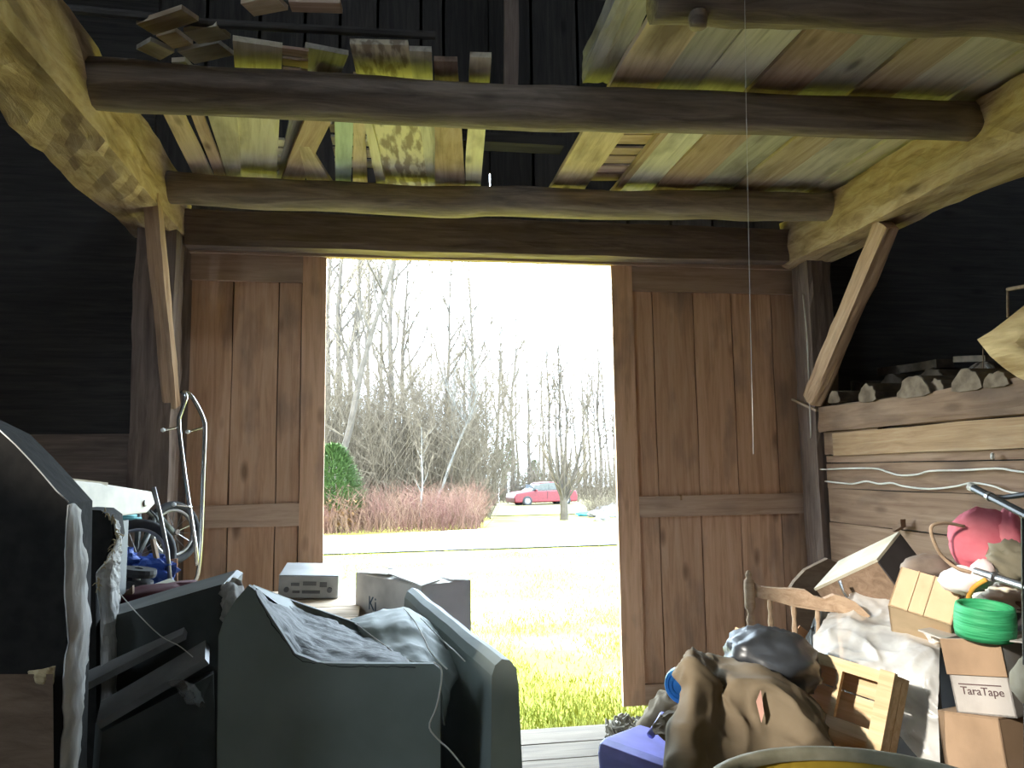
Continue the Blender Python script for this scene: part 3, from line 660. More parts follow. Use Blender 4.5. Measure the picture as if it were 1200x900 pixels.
# evergreen bush at the left jamb
eb = atd(390, 27.5); m = MB(); rn = random.Random(9)
et = thing('evergreen_bush', 'bright green evergreen bush at the left edge of the doorway view', 'bush', eb)
for _ in range(5200):
    t = rn.random(); a = rn.uniform(0, 2*PI); rr = 1.25*(1-t)**.5*math.sqrt(rn.uniform(.45, 1)); p = eb+V(math.cos(a)*rr, math.sin(a)*rr, .75+2.2*t)
    v = V(math.cos(a), math.sin(a), rn.uniform(.2, 1)).normalized()*rn.uniform(.1, .24); s = V(-v.y, v.x, 0)*.22
    m.add([p-s, p+s, p+v+s*.3, p+v-s*.3], [(0, 1, 2, 3)])
m.build_at('foliage', M['needle'], eb, et)
MB().tube([eb, eb+V(0, 0, 1.6)], [.05, .02], 6).build_at('stem', M['bark'], eb, et)
m = MB()
p0 = atd(383, 27)
for _ in range(420):
    p = p0+V(rn.gauss(.2, .45), rn.gauss(0, .3), rn.uniform(.2, 1.1)); a = rn.uniform(0, PI); s = V(math.cos(a), math.sin(a), rn.uniform(-.5, .5))*.06; u = V(-s.y, s.x, .05)
    m.add([p-s, p-u, p+s, p+u], [(0, 1, 2, 3)])
tag(m.build('dry_leaves', M['leaf_tan']), 'dry orange oak leaves below the evergreen bush', 'leaves', kind='stuff')
for i, (px, Y, h, r) in enumerate(((583, 62, 4.2, 1.5), (597, 64, 5.0, 1.3), (626, 66, 3.2, 1.8))):
    b0 = atd(px, Y); et = thing('cedar', ('low green cedar left of the pale sign board', 'taller green cedar right above the dark pickup', 'low green cedar behind the red car')[i], 'bush', b0); m = MB()
    for _ in range(700):
        t = rn.random(); a = rn.uniform(0, 2*PI); rr = r*(1-t)**.8*rn.uniform(.6, 1); p = b0+V(math.cos(a)*rr, math.sin(a)*rr, h*t)
        v = V(math.cos(a), math.sin(a), .6)*.3; s = V(-v.y, v.x, 0)*.4; m.add([p-s, p+s, p+v], [(0, 1, 2)])
    m.build_at('foliage', M['needle'], b0, et); MB().tube([b0, b0+V(0, 0, h*.8)], [.08, .03], 6).build_at('trunk', M['bark'], b0, et)
# ---- red car
M['car_red'] = plain('red_car_paint', (0.11, 0.006, 0.010), 0.35); M['car_glass'] = plain('dark_car_glass', (0.05, 0.055, 0.06), 0.08, spec=.6)
M['tyre'] = plain('black_rubber', (0.02, 0.02, 0.02), 0.8); M['rim'] = plain('silver_wheel_rim', (0.2, 0.2, 0.21), 0.4); M['car_black'] = plain('black_truck_paint', (0.012, 0.013, 0.016), 0.4)
M['white_paint'] = plain('white_paint', (0.75, 0.76, 0.78), 0.6); M['lamp'] = plain('headlamp_lens', (0.3, 0.3, 0.3), .2)
def car(loc, rz, name, label, mat, prof, glass, W, wheels, wr):
    t = thing(name, label, 'car', loc); Mx = Matrix.Translation(loc) @ Matrix.Rotation(rz, 4, 'Z')
    rot = Mx @ Matrix.Translation((0, W/2, 0)) @ Matrix.Rotation(PI/2, 4, 'X')
    MB().prism(prof, W).build('body', mat, t, rot, bevel=.06)
    gp = [(x, y) for x, y in glass]
    MB().prism(gp, W*0.9).build('window_band', M['car_glass'], t, Mx @ Matrix.Translation((0, W*.45, 0)) @ Matrix.Rotation(PI/2, 4, 'X'))
    for x0, x1 in zip(glass_splits(glass)[:-1], glass_splits(glass)[1:]):
        for s in (-1, 1):
            MB().box(((x0+x1)/2, s*(W*.45+.02), (glass[0][1]+glass[2][1])/2+.02), (x1-x0-.1, .03, (glass[2][1]-glass[0][1])*.7)).build('window', M['car_glass'], t, Mx)
    for x in wheels:
        for s in (-1, 1):
            w = Mx @ Matrix.Translation((x, s*(W/2-.08), wr)) @ Matrix.Rotation(PI/2, 4, 'X')
            wh = MB().lathe([(wr*.62, -.11), (wr*.95, -.11), (wr, -.06), (wr, .06), (wr*.95, .11), (wr*.62, .11)], 20).build('wheel', M['tyre'], t, w, smooth=True)
            MB().lathe([(.0, -.09), (wr*.6, -.1), (wr*.64, 0), (wr*.6, .1), (0, .09)], 14).build('wheel_rim', M['rim'], wh, w, smooth=True)
    return t, Mx
def glass_splits(g):
    x0, x1 = g[0][0], g[1][0]; return [x0+.25, (x0+x1)/2-.1, (x0+x1)/2+.75, x1-.15]
cl = aG(620, 593)
t, Mx = car(cl+V(.95, 0.4, 0), math.radians(10), 'red_car', 'red hatchback parked on the grass beyond the road', M['car_red'],
    [(-2.2, .25), (2.15, .25), (2.2, .6), (2.1, .95), (1.5, 1.0), (-1.2, .98), (-2.05, .86), (-2.25, .6)], [(-1.15, .97), (1.6, .97), (1.15, 1.42), (.6, 1.5), (-.35, 1.46)], 1.75, (-1.35, 1.35), .34)
MB().prism([(-.4, 1.44), (.65, 1.49), (1.15, 1.41), (1.15, 1.45), (.6, 1.54), (-.4, 1.5)], 1.5).build('roof', M['car_red'], t, Mx @ Matrix.Translation((0, .75, 0)) @ Matrix.Rotation(PI/2, 4, 'X'))
for s in (-1, 1):
    MB().box((-2.1, s*.65, .72), (.2, .35, .14)).build('headlamp', M['lamp'], t, Mx, bevel=.03)
    MB().box((-.75, s*.98, 1.02), (.12, .18, .12)).build('mirror', M['car_red'], t, Mx, bevel=.02)
for x in (0.05, 1.0): MB().box((x, -.88, .72), (.02, .02, .5)).build('door_seam', M['tyre'], t, Mx)
tk = aG(583, 589)
t, Mx = car(tk+V(1.2, 4.5, 0), math.radians(4), 'pickup_truck', 'dark pickup truck partly hidden behind the red car', M['car_black'], [(-2.6, .45), (2.6, .45), (2.6, 1.05), (-2.6, 1.05)], [(-.9, 1.05), (1.0, 1.05), (.7, 1.6), (-.5, 1.6)], 1.85, (-1.7, 1.7), .4)
sg = atd(579, 58)
t = thing('sign_board', 'small white board on posts left of the red car', 'sign', sg)
for x in (-.35, .35): MB().tube([sg+V(x, 0, 0), sg+V(x, 0, 1.6)], .05, 6).build_at('post', M['white_paint'], sg, t)
MB().box(sg+V(0, -.06, 1.9), (1.1, .05, 1.2)).build_at('panel', M['white_paint'], sg, t)
fp = atd(592, 58); MB().box(fp+V(.3, 0, 1.1), (.25, .1, 2.3)).build_at('white_post', M['white_paint'], fp); tag(bpy.data.objects['white_post'], 'white upright post beside the pale sign board', 'post')
# pale rocks and a blue scrap by the brush heap, dark cable across the woods
M['rock'] = mottled('pale_field_stone', (.09, .09, .10), (.16, .155, .17), 3, .9, bump=.5); M['blue_tarp'] = plain('bright_blue_plastic', (.02, .14, .26), .5)
for i, (px, py, r) in enumerate(((700, 606, .32), (709, 603, .4), (716, 606, .5), (722, 600, .45), (705, 610, .25))):
    p = aG(px, py); o = blob((0, 0, 0), (r*1.3, r, r*.7), 14, 9, .35, 3, seed=i).build('field_stone', M['rock'], None, Matrix.Translation(p+V(0, 0, r*.3))); tag(o, ('pale field stone at the left of the heap beyond the road', 'mid-sized pale field stone second from the left in the heap', 'largest pale field stone in the heap by the right door jamb', 'rearmost pale field stone at the right door jamb', 'smallest pale field stone, in front of the heap')[i], 'stone', 'field stones by the brush heap')
p = aG(685, 605); tag(blob((0, 0, 0), (.38, .2, .13), 14, 8, .3, 4, seed=3).build('tarp_scrap', M['blue_tarp'], None, Matrix.Translation(p+V(0, 0, .1))), 'bright blue plastic scrap on the grass by the stones', 'tarp')
q = [atd(372, 40)+V(0, 0, 4.6)]
for i in range(1, 9):
    s = atd(372+46*i, 40); q.append(s+V(0, 0, 4.6-.5*math.sin(PI*i/8)))
for i in (0, 8):
    pass
wp = thing('utility_line', 'thin pale overhead wire strung across the woodland', 'cable', q[0]-V(0, 0, 5.6))
MB().tube(q, .018, 5).build_at('wire', M['bark_pale'], q[0], wp)
for i in (0, 8): MB().tube([q[i]-V(0, 0, 5.7), q[i]+V(0, 0, .4)], .11, 8).build_at('pole', M['bark'], q[i], wp)

# ================================================================== THE THINGS STORED IN THE BARN
def aD(px, py, d): return CAM+ray(px, py)*d       # a point at depth d along the view axis
M['black'] = mottled('dusty_black_vinyl', (0.06, 0.066, 0.064), (0.11, 0.118, 0.112), 5, 0.55, bump=0.2)
M['greenblack'] = mottled('dark_green_vinyl', (0.19, 0.22, 0.20), (0.25, 0.285, 0.265), 4, 0.6, bump=0.15)
M['dust_film'] = mottled('dusty_plastic_sheet', (0.012, 0.014, 0.014), (0.085, 0.09, 0.088), 22, 0.6, bump=0.6, detail=9, lo=0.38, hi=0.75, stretch=(1, 2.2, 1), spec=.12)
M['ticking'] = mottled('torn_white_ticking', (0.38, 0.37, 0.35), (0.62, 0.60, 0.56), 12, 0.9, bump=0.5, stretch=(3, 3, .8))
M['foam'] = mottled('yellowed_foam', (0.35, 0.25, 0.12), (0.55, 0.45, 0.28), 9, 0.95, bump=0.8)
M['fabric_dark'] = mottled('dark_brown_upholstery', (0.010, 0.009, 0.008), (0.018, 0.016, 0.014), 30, 0.95, bump=0.3)
M['cream'] = plain('cream_laminate', (0.52, 0.45, 0.35), 0.5); M['cream_board'] = plain('pale_green_cream_board', (0.55, 0.56, 0.45), .7)
M['chrome'] = plain('chrome_tube', (0.62, 0.62, 0.62), 0.22, metal=1.0); M['steel'] = plain('dull_steel', (0.32, 0.31, 0.30), 0.4, metal=.9)
M['rubber'] = plain('bicycle_tyre_rubber', (0.03, 0.03, 0.032), 0.8); M['turq'] = plain('turquoise_plastic', (0.18, 0.5, 0.52), 0.5)
M['blue_cloth'] = mottled('blue_tarpaulin', (0.02, 0.05, 0.25), (0.05, 0.12, 0.45), 5, 0.5, bump=.4)
M['burgundy'] = plain('burgundy_cloth', (0.07, 0.012, 0.02), 0.9); M['rust'] = plain('rusty_orange_card', (0.42, 0.2, 0.09), 0.9)
M['grey_case'] = plain('grey_metal_case', (0.24, 0.235, 0.23), 0.5); M['grey_dark'] = plain('dark_grey_plastic', (0.07, 0.07, 0.075), 0.5)
M['card_white'] = cardboard('whitish_cardboard', (0.74, 0.71, 0.67)); M['card_grey'] = cardboard('greyish_cardboard', (0.40, 0.37, 0.34)); M['card'] = cardboard('tan_cardboard', (0.30, 0.20, 0.125)); M['card_pale'] = cardboard('pale_tan_cardboard', (0.55, 0.41, 0.26))
M['ink'] = plain('dark_ink', (0.09, 0.05, 0.05), .8); M['ink_blue'] = plain('blue_grey_ink', (0.10, 0.15, 0.2), .8)
M['pine'] = wood('raw_pine', (0.46, 0.31, 0.16), (0.60, 0.44, 0.26), (0.70, 0.54, 0.35), stain_amt=0.1, vary=0.08, knots=.5)
M['maple'] = wood('worn_maple', (0.24, 0.16, 0.10), (0.34, 0.24, 0.16), (0.42, 0.31, 0.21), stain_amt=0.15, vary=0.08, knots=0)
M['cabinet'] = wood('brown_cabinet_wood', (0.13, 0.085, 0.055), (0.2, 0.135, 0.09), (0.26, 0.18, 0.125), stain_amt=0.3, vary=0.05, knots=0)
M['cab_edge'] = plain('pale_cabinet_top', (0.42, 0.38, 0.29), .8); M['cab_dark'] = plain('dark_cabinet_end', (0.035, 0.03, 0.03), .8)
M['bagblack'] = mottled('black_bin_bag', (0.018, 0.02, 0.023), (0.035, 0.038, 0.043), 6, 0.38, bump=.35, spec=.6)
M['kraft'] = mottled('brown_kraft_sack', (0.10, 0.073, 0.044), (0.18, 0.138, 0.088), 4, 0.85, bump=.3)
M['clear'] = film('cloudy_plastic_sheet', (0.80, 0.79, 0.76), 0.55, .3); M['clear_dim'] = film('thin_plastic_sheet', (0.55, 0.56, 0.56), .35, .3)
M['grey_stuff'] = plain('grey_blanket', (0.13, 0.125, 0.115), .9)
M['bluebin'] = plain('blue_tote_plastic', (0.30, 0.30, 0.78), .4); M['bluelid'] = plain('sky_blue_plastic', (0.05, 0.27, 0.55), .4)
M['rope'] = mottled('grey_rope', (0.16, 0.14, 0.11), (0.36, 0.33, 0.27), 20, .95, bump=.3); M['string'] = plain('white_string', (0.72, 0.70, 0.65), .8); M['cable'] = plain('white_cable', (0.66, 0.62, 0.54), .6)
M['pink'] = mottled('pink_fabric', (0.50, 0.11, 0.14), (0.70, 0.25, 0.28), 5, .7, bump=.3); M['pinkpale'] = mottled('white_pink_plastic', (0.60, 0.45, 0.44), (0.78, 0.72, 0.70), 6, .4, bump=.2)
M['greenroll'] = mottled('green_strapping', (0.02, 0.24, 0.09), (0.05, 0.36, 0.15), 30, .6, bump=.6, stretch=(.3, .3, 3)); M['creamcloth'] = mottled('cream_cloth', (0.50, 0.45, 0.34), (0.72, 0.67, 0.53), 6, .95, bump=.4)
M['olive'] = mottled('olive_cloth', (0.14, 0.125, 0.085), (0.24, 0.21, 0.15), 7, .95, bump=.4); M['felt'] = mottled('brown_felt', (0.12, 0.09, 0.07), (0.25, 0.2, 0.16), 8, .95, bump=.3)
M['orange'] = plain('orange_band', (0.55, 0.28, 0.04), .7); M['yellow'] = plain('yellow_barrel_paint', (0.40, 0.27, 0.03), .5); M['barrel_rim'] = mottled('grey_green_rim', (0.16, 0.15, 0.10), (0.27, 0.25, 0.18), 14, .6, bump=.3)
M['blackpipe'] = plain('black_steel_tube', (0.06, 0.06, 0.06), .4, metal=.3); M['logend'] = mottled('firewood_log_end', (0.10, 0.07, 0.048), (0.21, 0.155, 0.11), 16, .95, bump=.6); M['firebark'] = mottled('firewood_bark', (0.06, 0.045, 0.035), (0.14, 0.11, 0.085), 12, .95, bump=.9)
M['split'] = mottled('fresh_split_wood', (0.36, 0.22, 0.085), (0.70, 0.50, 0.25), 4, .85, bump=1.0, stretch=(1, 1, 5), bdist=.03)

def obox(name, TL, TR, BR, dep, mat, parent=None, bevel=0.0, off=0.0):
    """box from three corners of its front face; returns object, its frame (x right, y into the box, z up) and size; origin at the front bottom left"""
    TL, TR, BR = Vector(TL), Vector(TR), Vector(BR)
    u = (TR-TL); L = u.length; u.normalize(); v = BR-TR; v = v-u*v.dot(u); H = v.length; up = -v.normalized(); w = up.cross(u)
    o = TL-up*H
    Mx = Matrix(((u.x, w.x, up.x, o.x), (u.y, w.y, up.y, o.y), (u.z, w.z, up.z, o.z), (0, 0, 0, 1)))
    ob = None
    if name: ob = MB().box((L/2, dep/2, H/2), (L, dep, H)).build(name, mat, parent, Mx, bevel=bevel)
    return ob, Mx, (L, dep, H)
def tilted(name, label, cat, Mx):
    return thing(name, label, cat, Mx.translation)
DG = None
def text(body, size, mat, parent, Mx, ext=0.0006):
    cu = bpy.data.curves.new('lettering', 'FONT'); cu.body = body; cu.size = size; cu.extrude = ext; cu.materials.append(mat)
    tmp = bpy.data.objects.new('lettering_curve', cu); col.objects.link(tmp)
    me = bpy.data.meshes.new_from_object(tmp.evaluated_get(bpy.context.evaluated_depsgraph_get())); bpy.data.objects.remove(tmp)
    me.materials.clear(); me.materials.append(mat); o = bpy.data.objects.new('lettering', me); col.objects.link(o); put(o, Mx, parent); return o
def wire(pts, r, mat, name, label, cat, n=6, k=0):
    P = [Vector(p) for p in pts]
    if k: P = [catmull(P, i/k) for i in range(k+1)]
    return tag(MB().tube(P, r, n).build_at(name, mat, P[0], smooth=True), label, cat)
def carton(name, label, TL, TR, BR, dep, mat, flaps=(), open_top=True, cat='box'):
    ob, Mx, (L, d, H) = obox(None, TL, TR, BR, dep, mat)
    t = thing(name, label, cat, Mx.translation); th = .005
    sd = MB(); sd.box((L/2, th/2, H/2), (L, th, H)); sd.box((L/2, d-th/2, H/2), (L, th, H)); sd.box((th/2, d/2, H/2), (th, d, H)); sd.box((L-th/2, d/2, H/2), (th, d, H)); sd.box((L/2, d/2, th/2), (L, d, th))
    sd.build('body', mat, t, Mx)
    for (edge, ang, ln) in flaps:     # a flap hinged on one top edge; ang 0 = lying closed, 180 = folded right back, 270 = hanging outside
        a = math.radians(ang)
        if edge == 'front': B = Matrix.Translation((L/2, 0, H)) @ Matrix.Rotation(a, 4, 'X'); mb = MB().box((0, ln/2, .003), (L-.004, ln, th))
        elif edge == 'back': B = Matrix.Translation((L/2, d, H)) @ Matrix.Rotation(-a, 4, 'X'); mb = MB().box((0, -ln/2, .003), (L-.004, ln, th))
        elif edge == 'left': B = Matrix.Translation((0, d/2, H)) @ Matrix.Rotation(-a, 4, 'Y'); mb = MB().box((ln/2, 0, .003), (ln, d-.004, th))
        else: B = Matrix.Translation((L, d/2, H)) @ Matrix.Rotation(a, 4, 'Y'); mb = MB().box((-ln/2, 0, .003), (ln, d-.004, th))
        mb.build('flap', mat, t, Mx @ B)
    return t, Mx, (L, d, H)

# ---------------------------------------------------------------- left side, back to front
wb = thing('workbench', 'rough wooden bench by the left door carrying the grey receiver and bicycle', 'bench', (-0.6, 3.5, 0))
BZ = 0.94
for i, y in enumerate((2.85, 3.12, 3.39, 3.66, 3.93)): board('top_plank', (-1.08, y+.13, BZ-.02), (-0.11, y+.13, BZ-.02), .255, .04, M['deck_tan'], wb, jit=.004)
for x in (-1.02, -.18):
    for y in (2.9, 4.1): MB().box((x, y, BZ/2-.02), (.09, .09, BZ-.04)).build('leg', M['post'], wb)
for y in (2.9, 4.1): MB().box((-.6, y, .5), (.8, .04, .1)).build('stretcher', M['post'], wb)
# receiver
ob, Mx, (L, d, H) = obox(None, aD(327, 669, 3.66), aD(397, 670, 3.70), aD(397, 697, 3.70), .26, None)
ob, Mx, (L, d, H) = obox(None, aD(327, 669, 3.66), aD(397, 670, 3.70), aD(397, 697, 3.70), .26, None)
Mx.translation.z = BZ+.013
t = thing('receiver', 'grey stereo receiver on the bench, left of the white carton', 'receiver', Mx.translation)
MB().box((L/2, d/2, H/2), (L, d, H)).build('case', M['grey_case'], t, Mx, bevel=.004)
MB().box((L/2, -.003, H/2), (L*.97, .006, H*.9)).build('front_panel', M['grey_case'], t, Mx)
for (x, z, w, h) in ((.28, .62, .14, .12), (.52, .66, .22, .16), (.75, .62, .12, .2), (.55, .3, .3, .12), (.3, .3, .12, .1)):
    MB().box((L*x, -.008, H*z), (L*w, .006, H*h)).build('display' if w > .2 else 'button', M['grey_dark'], t, Mx)
for x in (.14, .86): MB().lathe([(0, 0), (.012, 0), (.012, .012), (0, .012)], 14, Matrix.Translation((L*x, -.006, H*.4)) @ Matrix.Rotation(PI/2, 4, 'X')).build('knob', M['grey_dark'], t, Mx)
for x in (.06, .94):
    for y in (.1, .9): MB().box((L*x, d*y, -.006), (.03, .03, .012)).build('foot', M['rubber'], t, Mx)
# white carton and the crate it stands on
c_l, c_f, c_r = aZ(417, 672, 1.08), aZ(494, 688, 1.08), aZ(537, 679, 1.08)
dn = Vector((0, 0, -.30))
L_KI = (c_f-c_l).length; t, Mx, (L, d, H) = carton('carton', 'whitish carton with half-closed flaps beyond the dark panel, marked in blue-grey', c_l, c_f, c_f+dn, (c_r-c_f).length, M['card_white'], (('left', 4, L_KI*.48), ('right', 5, L_KI*.48), ('front', 9, .09), ('back', 6, .09)))
text('Ki', .085, M['ink_blue'], t, Mx @ Matrix.Translation((L*.22, -.002, H*.52)) @ Matrix.Rotation(PI/2, 4, 'X'))
text('lb', .06, M['ink_blue'], t, Mx @ Matrix.Translation((L+.002, d*.35, H*.42)) @ Matrix.Rotation(PI/2, 4, 'Z') @ Matrix.Rotation(PI/2, 4, 'X'))
cb = Mx.translation
cr = thing('slatted_crate', 'wooden crate under the white carton', 'crate', (cb.x+.1, cb.y, 0))
Mc = Mx.copy(); Mc.translation.z = 0; hz = cb.z
for i in range(5):
    z = hz*(i+.5)/5
    for y in (.01, d-.01): MB().box((L/2, y, z), (L, .02, hz/5-.02)).build('slat', M['deck_grey'], cr, Mc)
    for x in (.01, L-.01): MB().box((x, d/2, z), (.02, d-.04, hz/5-.02)).build('slat', M['deck_grey'], cr, Mc)
for x in (.035, L-.035):
    for y in (.035, d-.035): MB().box((x, y, hz/2), (.03, .03, hz)).build('corner_post', M['deck_grey'], cr, Mc)
# child's bicycle
def wheel(t, c, nrm, r, tr, nm='wheel'):
    nrm = Vector(nrm).normalized(); a = nrm.orthogonal().normalized(); b = nrm.cross(a); c = Vector(c)
    ring = lambda rad, n=28: [c+(a*math.cos(2*PI*i/n)+b*math.sin(2*PI*i/n))*rad for i in range(n)]
    w = MB().tube(ring(r), tr, 8, closed=True).build_at(nm, M['rubber'], c, t, smooth=True)
    MB().tube(ring(r-tr*1.1), tr*.5, 6, closed=True).build_at('rim', M['steel'], c, w, smooth=True)
    s = MB()
    for i in range(16):
        an = 2*PI*i/16; o = nrm*(.018 if i % 2 else -.018); s.tube([c+o, c+(a*math.cos(an)+b*math.sin(an))*(r-tr)], .0016, 4)
    s.build_at('spokes', M['steel'], c, w); MB().tube([c-nrm*.035, c+nrm*.035], .014, 10).build_at('hub', M['chrome'], c, w)
w1, w2 = aD(161, 651, 3.22), aD(203, 624, 3.85)
bk = thing('child_bicycle', "small bicycle on the bench behind the torn upholstery, wheels showing", 'bicycle', (w1+w2)/2-Vector((0, 0, .15)))
wheel(bk, w1, (.35, -1, .1), .132, .021); wheel(bk, w2, (.9, -.75, .1), .135, .021)
mid = (w1+w2)/2+V(0, 0, .08)
for q in ([w1, mid+V(.0, 0, .05)], [mid+V(0, 0, .05), w2], [w1, mid+V(-.1, .05, .1), w2]): MB().tube(q, .013, 8).build_at('frame_tube', M['black'], q[0], bk, smooth=True)
seat = mid+V(-.12, -.05, .12); blob((0, 0, 0), (.10, .05, .03), 16, 10, .1, 3).build('saddle', M['black'], bk, Matrix.Translation(seat), smooth=True)
for a, b in (((134, 604, 3.3), (160, 606, 3.35)), ((136, 610, 3.25), (166, 609, 3.3))): MB().tube([aD(*a), aD(*b)], .012, 8).build_at('grip', M['turq'], aD(*a), bk, smooth=True)
q = [aD(176, 598, 3.3), aD(184, 608, 3.35), aD(182, 620, 3.4), aD(176, 628, 3.4)]; MB().tube([catmull(q, i/10) for i in range(11)], .004, 6).build_at('brake_cable', M['rubber'], q[0], bk)
# things round the bicycle
sup = thing('storage_bin', 'low dark bin on the bench under the bicycle wheels', 'bin', (-1.0, 3.2, BZ))
MB().hexa([(-1.06, 2.95, BZ), (-.72, 2.95, BZ), (-.72, 3.6, BZ), (-1.06, 3.6, BZ)], [(-1.08, 2.92, BZ+.07), (-.70, 2.92, BZ+.07), (-.70, 3.62, BZ+.07), (-1.08, 3.62, BZ+.07)]).build_at('body', M['black'], (-.9, 3.2, BZ), sup)
wire([aD(180, 571, 3.0), aD(187, 600, 3.0), aD(196, 645, 3.0), aD(203, 716, 3.02)], .008, M['steel'], 'metal_rod', 'thin silvery rod leaning in front of the bicycle wheels', 'rod', 8)
tag(board('red_strip', aD(179, 632, 3.02), aD(191, 690, 3.0), .025, .012, M['cabinet']), 'thin reddish wooden strip leaning before the front bicycle wheel', 'strip')
t = tag(blob((0, 0, 0), (.085, .06, .055), 22, 14, .4, 5, crease=.1, seed=4).build('blue_bag', M['blue_cloth'], None, Matrix.Translation(aD(178, 670, 3.02))), 'crumpled bright blue bag below the bicycle wheel', 'bag')
t = tag(blob((0, 0, 0), (.05, .05, .04), 18, 12, .4, 5, crease=.1, seed=6).build('blue_bag', M['blue_cloth'], None, Matrix.Translation(aD(146, 655, 3.0))), 'small light-blue plastic scrap beside the torn foam', 'bag')
sp = aD(160, 680, 2.85); t = thing('clamp_stand', 'black two-ring clamp on a short white pole among the junk', 'stand', sp-V(0, 0, .1))
for z, r in ((.03, .062), (-.012, .058)): MB().lathe([(.015, z-.014), (r, z-.014), (r+.003, z), (r, z+.014), (.015, z+.014)], 20, Matrix.Rotation(.15, 4, 'Y')).build('ring', M['rubber'], t, Matrix.Translation(sp), smooth=False)
MB().tube([(0, 0, -.13), (0, 0, .03)], .014, 10).build('pole', M['white_paint'], t, Matrix.Translation(sp))
tag(board('card_scrap', aD(203, 655, 3.15), aD(205, 714, 3.12), .04, .004, M['rust'], up=(-.3, -1, 0), jit=.01), 'orange-brown card scrap standing below the rear bicycle wheel', 'card')
tag(board('pale_board', aD(160, 700, 2.6), aD(206, 683, 2.75), .06, .012, M['cream_board'], up=(0, -.55, .8)), 'pale cream board lying behind the dark tilted cabinet', 'board')
tag(blob((0, 0, 0), (.20, .14, .055), 22, 12, .25, 4, crease=.1, seed=2, flat=-.02).build('burgundy_cushion', M['burgundy'], None, Matrix.Translation(aD(205, 703, 2.62)), smooth=True), 'dark burgundy cushion tucked behind the dark tilted cabinet', 'cushion')
m = MB().prism([(-.07, -.1), (.06, -.1), (-.005, .05)], .02); tag(m.build('triangular_scrap', M['cabinet'], None, Matrix.Translation(aD(152, 703, 2.55)) @ Matrix.Rotation(PI/2, 4, 'X') @ Matrix.Rotation(-.35, 4, 'Z')), 'brown pointed board end beside the torn foam strip', 'board')
# cream panel
a, b = aD(62, 577, 2.28), aD(181, 590, 2.95)
poly = []
P0 = [(62, 560), (116, 566), (178, 576), (182, 590), (172, 601), (140, 605), (112, 597), (95, 597), (88, 590), (62, 590)]
u = (b-a).normalized(); up_ = V(0, 0, 1)-u*u.z; up_.normalize(); w = u.cross(up_)
Mp = Matrix(((u.x, up_.x, w.x, a.x), (u.y, up_.y, w.y, a.y), (u.z, up_.z, w.z, a.z), (0, 0, 0, 1)))
def on_plane(px, py, Mx):
    d = ray(px, py); n = Vector((Mx[0][2], Mx[1][2], Mx[2][2])); o = Mx.translation; return CAM+d*((o-CAM).dot(n)/d.dot(n))
poly = [tuple((Mp.inverted() @ on_plane(x, y, Mp))[:2]) for x, y in P0][::-1]
cp = thing('laminate_board', 'cream laminated board with a bolt hole jutting out above the torn upholstery', 'panel', a-V(0, 0, .1))
MB().prism(poly, -.05).build('panel', M['cream'], cp, Mp, bevel=.004)
MB().lathe([(0, 0), (.012, 0), (.012, .006), (.006, .008), (0, .008)], 14).build('bolt', M['steel'], cp, Mp @ Matrix.Translation((*(Mp.inverted() @ on_plane(169, 590, Mp))[:2], 0)))
tag(board('thin_batten', aD(64, 561, 2.35), aD(118, 567, 2.6), .05, .012, M['deck_pale'], up=(0, -.4, 1)), 'thin pale batten on top of the cream board', 'batten')
hc = thing('tall_crate', 'tall dark crate behind the torn upholstery, carrying the cream board', 'crate', aD(92, 700, 2.45).xy.to_3d())
q_ = [aD(66, 605, 2.36), aD(118, 608, 2.5)]; zt = min(q_[0].z, q_[1].z)-.01
MB().box(((q_[0].x+q_[1].x)/2, q_[0].y+.12, zt/2), (.2, .2, zt)).build_at('body', M['black'], ((q_[0].x+q_[1].x)/2, q_[0].y, 0), hc)
# chrome tubular frame
cf = thing('tubular_frame', 'bent chrome tube frame standing on the bench against the left post', 'metal frame', aD(228, 690, 3.8))
def T(pts, nm='tube', r=.0105, k=20, mt='chrome', par=None):
    P = [aD(*p) for p in pts]; P = [catmull(P, i/k) for i in range(k+1)]; return MB().tube(P, r, 8).build_at(nm, M[mt], P[0], par or cf, smooth=True)
t1 = T([(213, 459, 3.75), (218, 465, 3.74), (212, 484, 3.74), (209.5, 497, 3.74), (215, 545, 3.74), (223, 600, 3.75), (229, 640, 3.76), (231, 662, 3.78)])
t2 = T([(213, 459, 3.77), (222, 462, 3.78), (231, 475, 3.8), (239, 493, 3.8), (240, 510, 3.8), (238, 560, 3.8), (236, 620, 3.8), (233, 665, 3.79), (229, 680, 3.8), (216, 691, 3.8)])
for a, b, tt in (((209, 501, 3.74), (191, 504, 3.66), t1), ((239, 501, 3.8), (220, 506, 3.72), t2), ((225, 594, 3.75), (204, 591, 3.68), t1)):
    pg = T([a, b], 'peg', .006, 4, par=tt)
    MB().lathe([(0, -.011), (.010, -.006), (.0115, 0), (.010, .006), (0, .011)], 10).build('cap', M['white_paint'], tt, Matrix.Translation(aD(*b)), smooth=True)
